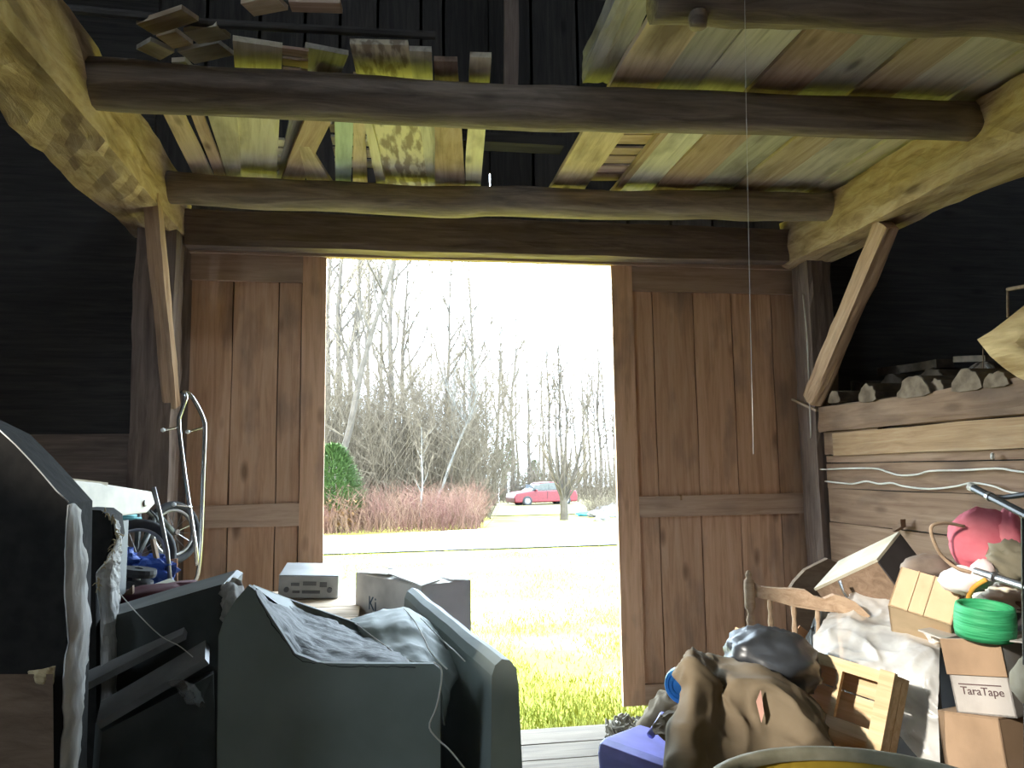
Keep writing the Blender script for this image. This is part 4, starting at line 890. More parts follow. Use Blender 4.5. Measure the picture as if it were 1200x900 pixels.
# torn upholstery: a second piece, then the mattress in front
uf = thing('torn_armchair_back', 'torn dark upholstered back with shredded white foam edge, behind the mattress', 'upholstery', (-.85, 2.15, 0))
A0 = 2.02
fr = [aD(*p) for p in ((60, 1000, A0), (60, 600, A0), (97, 597, A0), (118, 598, A0), (129, 606, A0), (132, 630, A0), (122, 655, A0), (112, 672, A0), (114, 1000, A0))]
bk_ = [p+V(-.02, .16, 0) for p in fr]; n = len(fr)
MB().add(fr+bk_, [tuple(range(n-1, -1, -1)), tuple(range(n, 2*n))]+[(i, (i+1) % n, (i+1) % n+n, i+n) for i in range(n)]).build_at('cover', M['fabric_dark'], (-.85, 2.1, 0), uf)
ed = [[aD(132, 606, 2.03), aD(136, 612, 2.1), aD(137, 620, 2.16)], [aD(134, 632, 2.03), aD(138, 632, 2.08), aD(140, 634, 2.16)], [aD(125, 655, 2.02), aD(134, 652, 2.06), aD(140, 650, 2.14)], [aD(112, 675, 2.01), aD(130, 672, 2.04), aD(139, 670, 2.12)], [aD(117, 720, 2.01), aD(130, 715, 2.03), aD(138, 710, 2.11)], [aD(118, 800, 2.01), aD(130, 800, 2.03), aD(138, 800, 2.11)], [aD(118, 1000, 2.01), aD(130, 1000, 2.03), aD(138, 1000, 2.11)]]
net(ed, 50, 12, .004, 30, .006, 18, 2).build_at('foam_edge', M['ticking'], (-.8, 2.1, 0), uf, solid=.004)
r = random.Random(2); m = MB()
for i in range(40):
    t_ = r.random(); p = lerp_path([aD(122, 598, 2.0), aD(134, 608, 2.0), aD(137, 630, 2.01), aD(127, 655, 2.01), aD(117, 672, 2.0), aD(114, 690, 2.0)], t_); v = V(r.gauss(0, .007), -.003, r.gauss(0, .008)); m.tube([p, p+v*.6, p+v+V(0, 0, -.006)], [.0022, .0016, .0006], 4)
fz = m.build_at('frayed_threads', M['foam'], (-.8, 2.1, 0), uf); fz['kind'] = 'stuff'
mt = thing('mattress', 'tall dark mattress standing on end at the left edge, its white side torn open', 'mattress', (-.9, 1.55, 0))
e0 = 1.46
fr = [aD(*p) for p in ((-260, 1250, e0), (-260, 380, e0), (0, 505, e0), (30, 535, e0), (55, 562, e0), (80, 590, e0), (78, 700, e0), (73, 900, e0), (72, 1250, e0))]
bk_ = [p+V(-.004, .135, 0) for p in fr]; n = len(fr)
MB().add(fr+bk_, [tuple(range(n-1, -1, -1)), tuple(range(n, 2*n))]+[(i, (i+1) % n, (i+1) % n+n, i+n) for i in range(n)]).build_at('cover', M['fabric_dark'], (-.9, 1.5, 0), mt)
sd = [[aD(77, 592, 1.455), aD(86, 590, 1.48), aD(93, 598, 1.53), aD(94, 596, 1.6)], [aD(75, 650, 1.455), aD(87, 650, 1.475), aD(97, 650, 1.52), aD(97, 650, 1.6)], [aD(75, 690, 1.455), aD(86, 690, 1.47), aD(99, 690, 1.52), aD(99, 690, 1.6)], [aD(76, 760, 1.455), aD(88, 760, 1.48), aD(99, 760, 1.52), aD(99, 760, 1.6)], [aD(72, 840, 1.455), aD(84, 840, 1.48), aD(92, 840, 1.52), aD(93, 840, 1.6)], [aD(70, 1000, 1.455), aD(78, 1000, 1.48), aD(86, 1000, 1.52), aD(88, 1000, 1.6)], [aD(70, 1250, 1.455), aD(78, 1250, 1.48), aD(86, 1250, 1.52), aD(88, 1250, 1.6)]]
net(sd, 60, 14, .006, 14, .006, 9, 5).build_at('torn_side', M['ticking'], (-.8, 1.5, 0), mt, smooth=True, solid=.003)
net([[aD(*p) for p in rw] for rw in (((34, 786, 1.452), (50, 784, 1.445), (65, 780, 1.452)), ((36, 797, 1.452), (50, 797, 1.44), (63, 796, 1.452)), ((45, 803, 1.452), (52, 810, 1.445), (62, 803, 1.452)))], 14, 14, .004, 60, .004, 40).build_at('foam_tear', M['foam'], aD(50, 795, 1.45), mt, solid=.003)
MB().hexa([aD(-260, 1250, 1.44), aD(66, 1250, 1.44), aD(66, 1250, 1.455), aD(-260, 1250, 1.455)], [aD(-260, 790, 1.44), aD(62, 790, 1.44), aD(62, 790, 1.455), aD(-260, 790, 1.455)]).build_at('lower_panel', M['cabinet'], (-.9, 1.5, 0), mt)
wire([aD(x, y, 1.447) for x, y in ((-5, 500), (18, 521), (35, 539), (50, 556), (66, 575), (80, 588))], .0012, M['string'], 'loose_thread', 'white thread along the slanted top edge of the mattress', 'thread', 5)
# dark tilted cabinet
tc = thing('tilted_cabinet', 'black cabinet tipped on its side with two ledges toned as if lit, right of the mattress', 'cabinet', (-.75, 2.0, 0))
c0 = 2.06
fr = [aD(*p) for p in ((80, 1150, c0), (84, 737, c0), (95, 733, c0), (200, 702, c0), (262, 684, c0), (270, 688, c0), (264, 740, c0), (262, 1150, c0))]
bk_ = [p+V(-.02, .30, -.0) for p in fr]; n = len(fr)
MB().add(fr+bk_, [tuple(range(n-1, -1, -1)), tuple(range(n, 2*n))]+[(i, (i+1) % n, (i+1) % n+n, i+n) for i in range(n)]).build_at('body', M['black'], (-.75, 2.1, 0), tc)
board('ledge', aD(95, 801, 1.98), aD(217, 742, 2.03), .07, .018, M['grey_case'], tc, up=(0, -.35, 1), taper=.5)  # greyer than the body: door light on the step tops, put into the colour
board('ledge', aD(118, 838, 1.93), aD(243, 764, 1.99), .09, .02, M['grey_case'], tc, up=(0, -.35, 1))
MB().hexa([aD(90, 1150, 1.9), aD(262, 1150, 1.9), aD(262, 1150, 2.05), aD(90, 1150, 2.05)], [aD(120, 858, 1.9), aD(250, 790, 1.95), aD(250, 785, 2.05), aD(110, 845, 2.05)]).build_at('drawer_front', M['black'], (-.75, 2.0, 0), tc)
wire([aD(140, 695, 2.05), aD(160, 718, 2.04), aD(188, 745, 1.97), aD(210, 757, 1.97), aD(226, 770, 1.95)], .0014, M['string'], 'string', 'pale string trailing over the tilted black cabinet', 'string', 5, 14)
net([[aD(*p) for p in rw] for rw in (((196, 797, 1.935), (215, 797, 1.92), (228, 803, 1.925)), ((205, 803, 1.93), (222, 812, 1.90), (236, 820, 1.915)), ((208, 810, 1.92), (222, 824, 1.905), (242, 829, 1.91)))], 16, 16, .006, 40, .008, 30, 3).build_at('plastic_scrap', M['clear_dim'], aD(220, 812, 1.86), smooth=True); tag(bpy.data.objects['plastic_scrap'], 'small crumpled clear plastic scrap on the tilted black cabinet', 'plastic')
net([[aD(*p) for p in rw] for rw in (((260, 688, 2.0), (270, 681, 2.02), (281, 682, 2.0)), ((261, 700, 1.94), (272, 696, 1.9), (285, 694, 1.95)), ((263, 728, 1.93), (270, 722, 1.9), (276, 705, 1.93)))], 14, 14, .005, 40, .01, 30, 8).build_at('cloth_scrap', M['ticking'], aD(270, 700, 1.95), smooth=True, solid=.003); tag(bpy.data.objects['cloth_scrap'], 'pale crumpled cloth between the black cabinet and the plastic-draped carton', 'cloth')
# plastic-draped carton
dc = thing('draped_carton', 'large dark carton with a raised peaked flap and dusty plastic on top', 'carton', (-.15, 2.0, 0))
f0 = 1.80
P0 = ((250, 1230), (256, 745), (262, 726), (277, 702), (291, 686), (297, 690), (320, 726), (346, 766), (375, 777), (440, 778), (508, 778), (516, 784), (516, 1230))
fr = [aD(x, y, f0) for x, y in P0]; bk_ = [p+FWD*.012 for p in fr]; n = len(fr)
MB().add(fr+bk_, [tuple(range(n-1, -1, -1)), tuple(range(n, 2*n))]+[(i, (i+1) % n, (i+1) % n+n, i+n) for i in range(n)]).build_at('front_panel', M['greenblack'], (-.15, 1.8, 0), dc)
q0, q1 = aD(256, 1230, f0+.012), aD(512, 1230, f0+.012); h0 = aD(300, 790, 2.2).z
MB().hexa([V(q0.x, q0.y, .0), V(q1.x, q1.y, .0), V(q1.x-.06, q1.y+.75, 0), V(q0.x, q0.y+.75, 0)], [V(q0.x, q0.y, h0), V(q1.x, q1.y, h0), V(q1.x-.06, q1.y+.75, h0), V(q0.x, q0.y+.75, h0)]).build_at('body', M['black'], (-.15, 2.0, 0), dc)
rows = (((298, 692, f0), (322, 730, f0), (347, 767, f0), (377, 778, f0), (430, 779, f0), (487, 779, f0)),
        ((299, 691, 1.92), (326, 718, 1.92), (352, 745, 1.93), (385, 757, 1.95), (432, 762, 1.97), (475, 770, 1.95)),
        ((301, 691, 2.02), (326, 708, 2.06), (356, 728, 2.1), (388, 738, 2.13), (425, 748, 2.15), (460, 758, 2.12)),
        ((303, 690, 2.1), (328, 703, 2.15), (360, 716, 2.22), (392, 727, 2.27), (415, 738, 2.28), (448, 748, 2.25)))
net([[aD(*p) for p in rw] for rw in rows], 34, 60, .006, 16, .006, 14, 1).build_at('dusty_sheet', M['dust_film'], (-.15, 2.0, 0), dc, smooth=True, solid=.002)
fr = [aD(x, y, d) for x, y, d in ((296, 686, 2.0), (340, 703, 2.2), (420, 731, 2.36), (424, 780, 2.36), (320, 740, 2.2))]; bk_ = [p+FWD*.008 for p in fr]; n = 5
MB().add(fr+bk_, [tuple(range(n-1, -1, -1)), tuple(range(n, 2*n))]+[(i, (i+1) % n, (i+1) % n+n, i+n) for i in range(n)]).build_at('flap', M['greenblack'], (-.15, 2.2, 0), dc)
rows = (((410, 728, 2.5), (440, 720, 2.5), (474, 713, 2.5), (508, 735, 2.45), (548, 777, 2.3)),
        ((418, 735, 2.3), (445, 731, 2.3), (478, 727, 2.3), (508, 748, 2.25), (540, 790, 2.15)),
        ((430, 752, 2.2), (455, 755, 2.15), (485, 755, 2.12), (508, 775, 2.06), (528, 810, 1.99)),
        ((462, 778, 2.02), (480, 778, 1.98), (500, 780, 1.95), (512, 800, 1.9), (520, 850, 1.87)))
hm = net([[aD(*p) for p in rw] for rw in rows], 30, 34, .008, 10, .008, 9, 6).build_at('plastic_wrap', M['greenblack'], aD(480, 760, 2.1), smooth=True, solid=.003); tag(hm, 'rumpled dark plastic humped between the draped carton and the green panel', 'plastic')
for nm, pts in (('upper', ((474, 713), (485, 728), (497, 748), (505, 765), (522, 782))), ('lower', ((417, 731), (430, 741), (452, 757), (470, 772), (488, 778))), ('looping', ((496, 725), (470, 731), (455, 740), (456, 747), (468, 744)))):
    P = [aD(x, y, 1.94+.0048*(780-y) if nm != 'looping' else 2.2) for x, y in pts]
wire([aD(x, y, d) for x, y, d in ((474, 713, 2.46), (486, 728, 2.26), (497, 748, 2.1), (505, 765, 2.0), (524, 784, 1.93))], .002, M['string'], 'string', 'white string over the rumpled dark plastic, from its hump to the right', 'string', 5, 16)
wire([aD(x, y, d) for x, y, d in ((417, 731, 2.3), (430, 741, 2.22), (452, 757, 2.1), (470, 770, 1.98), (489, 777, 1.93))], .002, M['string'], 'string', 'white string along the right edge of the dusty sheet', 'string', 5, 16)
wire([aD(x, y, 1.785) for x, y in ((508, 776), (517, 783), (517, 800), (511, 830), (503, 851), (513, 866), (528, 880), (548, 905))], .0022, M['string'], 'string', 'long white string hanging down the front of the draped carton', 'string', 5, 24)
wire([aD(x, y, d) for x, y, d in ((493, 724, 2.35), (510, 742, 2.2), (526, 757, 2.12), (532, 762, 2.06), (545, 775, 2.0))], .0018, M['string'], 'string', 'short pale string near the edge of the green panel', 'string', 5, 14)
# green padded panel on edge
gp = thing('padded_panel', 'dark green padded panel standing on edge with a rolled top, left of the open doorway', 'panel', (.2, 2.3, 0))
b0, b1 = aZ(476, 689, 1.10), aZ(578, 774, 1.10)
dirv = (b1-b0).normalized(); sidev = dirv.cross(V(0, 0, 1)).normalized()
if sidev.x < 0: sidev = -sidev
prof = [(.02, -1.10), (-.05, -1.10), (-.028, -.3), (-.006, -.035), (.004, -.012), (.022, 0), (.042, -.006), (.055, -.025), (.058, -.06), (.05, -.4), (.04, -1.10)]
rows = []
for i in range(19):
    t_ = i/18; c = b0.lerp(b1, t_); fl_ = .05*max(0, (t_-.6)/.4)
    rows.append([c+sidev*(x+(.06*t_*min(1, -z)))+V(0, 0, z+.004*noise.noise((t_*6, x*9, z*3)))-dirv*(.0 if t_ < 1 else 0) for x, z in prof])
pb = MB().grid(rows); k = len(prof); pb.f += [tuple(range(k)), tuple(18*k+j for j in range(k-1, -1, -1))]
pb.build_at('padding', M['greenblack'], (.2, 2.3, 0), gp, smooth=False)
tag(MB().box((0, 0, 0), (.12, .12, 1)).build('narrow_carton', M['card_white'], None, Matrix.Translation(V(aD(580, 822, 3.5).x, aD(580, 822, 3.5).y, aD(580, 822, 3.5).z/2)) @ Matrix.Rotation(.3, 4, 'Z') @ Matrix.Diagonal((1, 1, aD(580, 822, 3.5).z, 1)), bevel=.004), 'small pale carton corner peeking out behind the green panel by the doorway', 'box')

# ---------------------------------------------------------------- right side
# granary ledge: firewood
def firewood(px, py, X, rx, rz, L, label, seed, mt=('logend', 'firebark')):
    p = aX(px, py, X); r = random.Random(seed); n = 14; prof = []
    for i in range(n+1):
        a = PI*i/n; k = 1+r.uniform(-.1, .08); prof.append((math.cos(a)*rx*k, math.sin(a)*rz*k))
    prof += [(-rx*.6, -rz*.12), (rx*.5, -rz*.1)]
    t = thing('firewood_log', label, 'log', p, 'split firewood on the granary ledge')
    Mx = Matrix.Translation(p) @ Matrix.Rotation(PI/2, 4, 'Z') @ Matrix.Rotation(PI/2, 4, 'X')
    MB().prism(prof, L).build('split_body', M[mt[1]], t, Mx); MB().prism([(x*.97, y*.97) for x, y in prof], -.004).build('cut_end', M[mt[0]], t, Mx)
fw = [(978, 471, 2.67, .05, .055, .42, 'small split log at the far end of the ledge, by the brace'), (1017, 469, 2.67, .065, .075, .45, 'half-round log second from the brace on the ledge'), (1071, 463, 2.67, .10, .08, .45, 'broad dark half log in the middle of the ledge'), (1097, 461, 2.70, .05, .06, .42, 'small pale log tucked against the broad dark half log'), (1133, 456, 2.67, .085, .075, .42, 'wide flat split log below the metal rods'), (1168, 452, 2.67, .06, .05, .4, 'low log under the big yellow split chunk')]
for i, (px, py, X, rx, rz, L, lb) in enumerate(fw): firewood(px, py, X, rx*1.25, rz*1.25, L, lb, i)
for i, (px, py, lb) in enumerate(((1000, 462, 'dim log in the rear row near the brace'), (1045, 455, 'dim log in the rear row behind the broad half log'), (1090, 450, 'dim log in the rear row, third from the brace'), (1150, 443, 'dim log in the rear row under the metal rods'))): firewood(px, py, 3.14, .12, .09, .4, lb, 20+i, ('firebark', 'firebark'))
tag(board('ledge_slab', aX(1036, 436, 3.3), aX(1108, 426, 3.2), .10, .05, M['firebark'], jit=.02), 'dark rough slab lying behind the firewood', 'slab')
tag(board('ledge_slab', aX(1128, 421, 2.95), aX(1165, 420, 2.9), .08, .03, M['firebark'], jit=.02), 'short grey bark slab under the thin rods', 'slab')
# big yellow split chunk, leaning up
P0 = [(1145, 398), (1163, 387), (1180, 374), (1200, 358), (1232, 345), (1240, 452), (1206, 448), (1192, 442), (1176, 431), (1160, 417)]
fc = [aX(x, y, 2.60+.0012*(x-1145)) for x, y in P0]; n = len(fc); cen = sum(fc, Vector())/n
m = MB(); bkv = [cen+(p-cen)*.85+V(.22, .02, -.01) for p in fc]; cc = cen+V(-.02, -.03, .01)
m.add(fc+bkv+[cc], [(i, 2*n, (i+1) % n) for i in range(n)]+[tuple(range(n, 2*n))]+[(i, (i+1) % n, (i+1) % n+n, i+n) for i in range(n)])
tag(m.build_at('split_chunk', M['split'], cen, None), 'big yellow fresh-split chunk of wood at the right edge above the ledge', 'log')
for i, (a, b, lb) in enumerate((((1181, 339, 2.75), (1181, 372, 2.75), 'short upright rusty rod behind the yellow chunk'), ((1152, 408, 2.8), (1152, 438, 2.8), 'thin upright wire below the tip of the yellow chunk'), ((1157, 428, 2.85), (1172, 444, 2.78), 'grey steel bar slanting down under the yellow chunk'), ((1148, 425, 2.85), (1132, 438, 2.8), 'thin grey rod slanting left under the yellow chunk'), ((1181, 339, 2.75), (1215, 333, 2.7), 'rusty bent rod pointing right at the right edge'))):
    wire([aX(*a), aX(*b)], (.006, .003, .009, .005, .009)[i], M['steel' if i in (2, 3) else 'cabinet'], 'metal_rod', lb, 'rod', 6)
tag(board('broken_stick', aX(929, 468, 2.66), aX(958, 481, 2.68), .022, .015, M['deck_tan'], jit=.006), 'broken pale stick jutting out at the foot of the right brace', 'stick')
# cables, outlet
cx = XR-.03
wire([aX(x, y, 2.664) for x, y in ((941, 345), (946, 400), (948, 455), (950, 500))]+[aX(x, y, cx) for x, y in ((950, 520), (949, 535), (953, 545), (962, 550), (990, 549), (1025, 549), (1040, 553), (1055, 557), (1075, 556), (1090, 552), (1130, 551), (1170, 549), (1190, 552), (1230, 556), (1300, 558), (1420, 562))], .005, M['cable'], 'cable', 'upper white cable running down the post and along the granary wall', 'cable', 6, 60)
wire([aX(x, y, cx) for x, y in ((967, 564), (985, 566), (1000, 567), (1015, 564), (1030, 567), (1045, 566), (1060, 570), (1090, 573), (1120, 570), (1140, 566), (1165, 570), (1185, 577), (1230, 582), (1300, 586), (1420, 594))], .005, M['cable'], 'cable', 'lower white cable along the granary wall beside the outlet', 'cable', 6, 60)
p = aX(958, 565, XR-.03); t = thing('outlet', 'small white electrical outlet on the granary wall by the corner post', 'outlet', p)
MB().box((0, 0, 0), (.03, .05, .06)).build('plate', M['cable'], t, Matrix.Translation(p), bevel=.004)
for y in (-.01, .01): MB().box((-.016, y, 0), (.004, .008, .025)).build('socket', M['grey_dark'], t, Matrix.Translation(p))
wire([aX(1163, 532, XR-.025), aX(1163, 537, XR-.04)], .008, M['cable'], 'insulator', 'small white knob nailed to the pale granary board', 'knob', 8)
tag(MB().prism([(0, 0), (.07, .03), (.07, .07), (.04, .04), (0, .03)], .03).build('wood_block', M['wall_wood'], None, Matrix.Translation(aX(1052, 623, XR-.035)) @ Matrix.Rotation(-PI/2, 4, 'Z') @ Matrix.Rotation(PI/2, 4, 'X')), 'small wedge-shaped wooden block nailed to the granary wall', 'block')
# hanging string
st_ = [aY(872, -60, 2.0), aY(874, 100, 2.0), aY(877, 260, 2.0), aY(880, 400, 2.0), aY(883, 532, 2.0)]
wire([Vector((st_[0].x, 2.0, 3.2))]+st_, .0009, M['string'], 'hanging_string', 'long thin string hanging from the loft in front of the right door', 'string', 5)

# covered bundle and its plastic
cbn = thing('wrapped_bundle', 'tall grey bundle under cloudy plastic sheeting beside the wall', 'bundle', (1.8, 3.0, 0))
q = [aZ(968, 712, 1.03), aZ(1095, 742, 1.0)]
tp = [aD(985, 768, 2.86), aD(1100, 775, 2.56), aD(1098, 752, 2.95), aD(1000, 722, 3.2)]
MB().hexa([V(p.x, p.y, 0) for p in tp], tp).build_at('blanket', M['grey_stuff'], (1.8, 2.9, 0), cbn, bevel=.04)
rows = (((985, 704, 3.1), (1008, 698, 3.15), (1045, 697, 3.15), (1072, 715, 3.1), (1102, 738, 2.95)),
        ((966, 728, 2.95), (1000, 730, 2.9), (1036, 728, 2.9), (1074, 740, 2.78), (1101, 752, 2.7)),
        ((955, 756, 2.84), (984, 766, 2.72), (1030, 768, 2.68), (1072, 775, 2.58), (1101, 785, 2.52)),
        ((962, 772, 2.80), (998, 784, 2.66), (1040, 805, 2.58), (1075, 830, 2.5), (1100, 840, 2.46)),
        ((985, 778, 2.74), (1012, 812, 2.6), (1052, 860, 2.5), (1078, 890, 2.45), (1102, 905, 2.42)))
net([[aD(*p) for p in rw] for rw in rows], 60, 60, .018, 5, .020, 5, 4).build_at('plastic_sheet', M['clear'], (1.8, 2.9, 0), cbn, smooth=True)
rows = (((1072, 735, 2.74), (1086, 728, 2.74), (1098, 735, 2.7)), ((1085, 745, 2.64), (1097, 740, 2.62), (1108, 742, 2.62)), ((1090, 755, 2.6), (1102, 752, 2.6), (1112, 748, 2.6)))
tag(net([[aD(*p) for p in rw] for rw in rows], 18, 18, .01, 20, .014, 20, 8).build_at('plastic_bag', M['clear'], aD(1095, 742, 2.65)), 'crinkled clear plastic bag beside the green roll', 'bag')
# headboard
hb = thing('headboard', 'turned wooden headboard with spindles leaning by the right door', 'headboard', (1.6, 3.1, 0))
hd = 3.15
pt, pb_ = aD(877, 668, hd), aD(877, 1, hd); pbm = aD(875, 742, hd)
prof = [(0, 0), (.008, -.004), (.013, -.02), (.009, -.032), (.019, -.04), (.021, -.06), (.021, -.15), (.014, -.16), (.011, -.175), (.018, -.20), (.012, -.225), (.014, -.25), (.021, -.26), (.021, -.9)]
MB().lathe([(r, z) for r, z in prof], 14).build('post', M['maple'], hb, Matrix.Translation(pt), smooth=True)
rl = [(881, 681), (893, 688), (912, 690), (930, 690), (945, 692), (955, 699), (966, 702), (978, 697), (990, 700), (1003, 706), (1020, 722), (1010, 728), (985, 718), (960, 716), (930, 711), (905, 704), (881, 699)]
fr = [aD(x, y, hd-.0016*(x-880)) for x, y in rl]; bk_ = [p+FWD*.022 for p in fr]; n = len(fr)
MB().add(fr+bk_, [tuple(range(n-1, -1, -1)), tuple(range(n, 2*n))]+[(i, (i+1) % n, (i+1) % n+n, i+n) for i in range(n)]).build_at('crest_rail', M['maple'], pt, hb)
for x, y in ((902, 703), (930, 710), (958, 715), (984, 718)):
    a = aD(x, y, hd+.01-.0016*(x-880)); MB().lathe([(.008, .01), (.011, -.03), (.007, -.05), (.012, -.09), (.008, -.13), (.011, -.2), (.011, -.6)], 10).build('spindle', M['maple'], hb, Matrix.Translation(a), smooth=True)
a = aD(877, 1000, hd); MB().box((0, 0, 0), (.5, .022, .1)).build('lower_rail', M['maple'], hb, Matrix.Translation(V(pt.x+.22, pt.y-.12, .38)) @ Matrix.Rotation(-.5, 4, 'Z'))
# brown slab behind the headboard and tilted cabinet box
fr = [aD(x, y, 3.75) for x, y in ((926, 690), (931, 682), (944, 668), (970, 655), (989, 662), (985, 680), (955, 760), (935, 760))]; bk_ = [p+FWD*.03 for p in fr]; n = len(fr)
tag(MB().add(fr+bk_, [tuple(range(n-1, -1, -1)), tuple(range(n, 2*n))]+[(i, (i+1) % n, (i+1) % n+n, i+n) for i in range(n)]).build_at('bark_slab', M['cabinet'], fr[-2]), 'brown rough-edged slab standing behind the headboard', 'slab')
Pc, A_, Q_, S_ = aD(1028, 659, 3.05), aD(957, 692, 3.25), aD(1061, 627, 3.45), aD(1052, 690, 3.02)
e1 = A_-Pc; e3 = (S_-Pc); e3 -= e1*(e3.dot(e1)/e1.length_squared); e2 = e1.cross(e3).normalized(); e2 = e2 if e2.dot(Q_-Pc) > 0 else -e2; e2 = e2*.30
e3 = e3.normalized()*.26
tb = thing('tilted_box', 'brown wooden box tipped up against the granary wall, dark end and metal latch', 'box', Pc+e3)
MB().hexa([Pc+e3+e1, Pc+e3, Pc+e3+e2, Pc+e3+e1+e2], [Pc+e1, Pc, Pc+e2, Pc+e1+e2]).build_at('body', M['cabinet'], Pc, tb)
n3 = -e3.normalized(); n1 = -e1.normalized()
MB().hexa([Pc+e1*1.02+n3*.001, Pc+n1*.006+n3*.001, Pc+n1*.006+e2+n3*.001, Pc+e1*1.02+e2+n3*.001], [Pc+e1*1.02+n3*.012, Pc+n1*.006+n3*.012, Pc+n1*.006+e2+n3*.012, Pc+e1*1.02+e2+n3*.012]).build_at('lid', M['cab_edge'], Pc, tb)
MB().hexa([Pc+e3+n1*.001, Pc+n1*.001, Pc+e2+n1*.001, Pc+e2+e3+n1*.001], [Pc+e3+n1*.006, Pc+n1*.006, Pc+e2+n1*.006, Pc+e2+e3+n1*.006]).build_at('end_panel', M['cab_dark'], Pc, tb)
la = aD(984, 681, 3.1); MB().tube([la, aD(988, 692, 3.08), aD(993, 699, 3.08)], [.009, .006, .009], 8).build_at('latch', M['chrome'], la, tb)
tag(board('magazine', aD(934, 752, 3.45), aD(944, 738, 3.45), .06, .012, M['rust'], up=(-.2, -1, .2)), 'small colourful magazine behind the headboard spindles', 'magazine')
tag(blob((0, 0, 0), (.10, .08, aD(968, 718, 3.4).z/2), 24, 18, .2, 4, crease=.08, seed=12).build('grey_sack', M['grey_stuff'], None, Matrix.Translation(V(aD(968, 745, 3.4).x, aD(968, 745, 3.4).y, aD(968, 718, 3.4).z/2))), 'tall grey sack between the headboard and the plastic sheeting', 'sack')
# base chest carrying the upper things at the right
bc = thing('storage_chest', 'dark wooden chest at the foot of the granary wall, under the heap', 'chest', (2.4, 2.7, 0))
MB().box((2.42, 2.75, .52), (.5, 1.3, 1.04)).build_at('body', M['cab_dark'], (2.42, 2.75, 0), bc); MB().box((2.42, 2.75, 1.055), (.53, 1.33, .03)).build_at('lid', M['cabinet'], (2.42, 2.75, 1.04), bc)
# open cardboard box
t, Mx, (L, d, H) = carton('open_carton', 'pale wrinkled cardboard box tipped over in front of the pink bag', aD(1056, 664, 2.72), aD(1129, 685, 2.60), aD(1102, 729, 2.55), .2, M['card_pale'])
for x in (.3, .55): MB().box((L*x, -.003, H*.5), (.004, .004, H)).build('crease', M['card_pale'], t, Mx)
bs = thing('low_carton', 'plain brown carton hidden under the tipped pale cardboard box', 'box', (1.98, 2.5, 0))
# tara tape carton, lower carton, green roll
t, Mx, (L, d, H) = carton('tape_carton', 'whitish carton lettered TaraTape with flaps hanging open', aD(1104, 748, 2.50), aD(1172, 749, 2.36), aD(1173, 840, 2.34), .26, M['card_grey'], (('right', 185, .1), ('back', 200, .1), ('left', 160, .08)))
text('TaraTape', .0335, M['ink'], t, Mx @ Matrix.Translation((L*.15, -.002, H*.26)) @ Matrix.Rotation(PI/2, 4, 'X')).scale.x = 1.0
MB().box((L*.49, -.001, H*.26+.030), (L*.72, .002, .003)).build('printed_line', M['ink'], t, Mx)
MB().box((L*.49, -.006, H-.055), (L*1.03, .005, .11)).build('flap', M['card'], t, Mx @ Matrix.Rotation(.0, 4, 'X'), bevel=.002)
TM = Mx; TL_ = (L, d, H)
TB = Mx.translation.z
t, Mx2, (L2, d2, H2) = carton('lower_carton', 'brown carton under the TaraTape carton', aD(1098, 834, 2.50), aD(1171, 844, 2.32), aD(1172, 1000, 2.28), .28, M['card'], (('front', 3, .13), ('back', 3, .13)))
ped = thing('wooden_pallet_box', 'low dark wooden box on the floor beneath the two stacked cartons', 'box', (1.75, 2.2, 0))
zb = Mx2.translation.z
cxy = Mx2 @ V(L2/2, d2/2, 0)
MB().box((cxy.x, cxy.y, max(zb-.02, .05)/2), (.4, .4, max(zb-.02, .05))).build_at('body', M['cab_dark'], (cxy.x, cxy.y, 0), ped)
gc = TM @ V(TL_[0]*.75, TL_[1]*.45, TL_[2])
gr = aD(1154, 727, 2.42); gt = thing('green_roll', 'green woven strapping roll on the TaraTape carton', 'roll', gr-V(0, 0, .05))
MB().lathe([(.066, -.048), (.083, -.05), (.086, -.03), (.087, .0), (.085, .03), (.082, .047), (.074, .05), (.07, .04), (.066, -.04)], 32).build('band', M['greenroll'], gt, Matrix.Translation(gr) @ Matrix.Rotation(.1, 4, 'X'), smooth=True)
# pile at the right edge
pc = aD(1153, 634, 2.62); pk = thing('pink_bag', 'pink gathered fabric bag against the granary wall', 'bag', pc-V(0, 0, .1))
Mf = Matrix.Translation(pc) @ Matrix.Rotation(-.55, 4, 'Z')
blob((0, 0, 0), (.105, .05, .108), 36, 24, .10, 3, crease=.05, cf=7, seed=3).build('bag', M['pink'], pk, Mf, smooth=True)
blob((.075, .0, 0), (.05, .055, .10), 24, 18, .2, 5, crease=.22, cf=9, seed=7).build('gathered_edge', M['pink'], pk, Mf, smooth=True)
wire([aD(*p) for p in ((1130, 617, 2.6), (1110, 613, 2.58), (1094, 615, 2.56), (1091, 624, 2.55), (1098, 643, 2.55), (1108, 656, 2.55), (1122, 666, 2.52), (1140, 671, 2.5))], .0055, M['maple'], 'bent_cane', 'bent tan cane loop left of the pink bag', 'cane', 8, 30)
tag(blob((0, 0, 0), (.095, .075, .05), 24, 14, .15, 4, seed=5).build('felt_hat', M['felt'], None, Matrix.Translation(aD(1088, 666, 2.75)), smooth=True), 'brown felt hat behind the tipped cardboard box', 'hat')
tag(blob((0, 0, 0), (.068, .06, .045), 22, 14, .2, 4, crease=.1, seed=8).build('white_bag', M['pinkpale'], None, Matrix.Translation(aD(1128, 680, 2.55)), smooth=True), 'white and pink plastic bag below the pink fabric', 'bag')
tag(blob((0, 0, 0), (.04, .03, .045), 18, 12, .2, 4, seed=9).build('pink_scrap', M['pinkpale'], None, Matrix.Translation(aD(1152, 672, 2.5)), smooth=True), 'small pale pink bundle at the end of the grey tube', 'bundle')
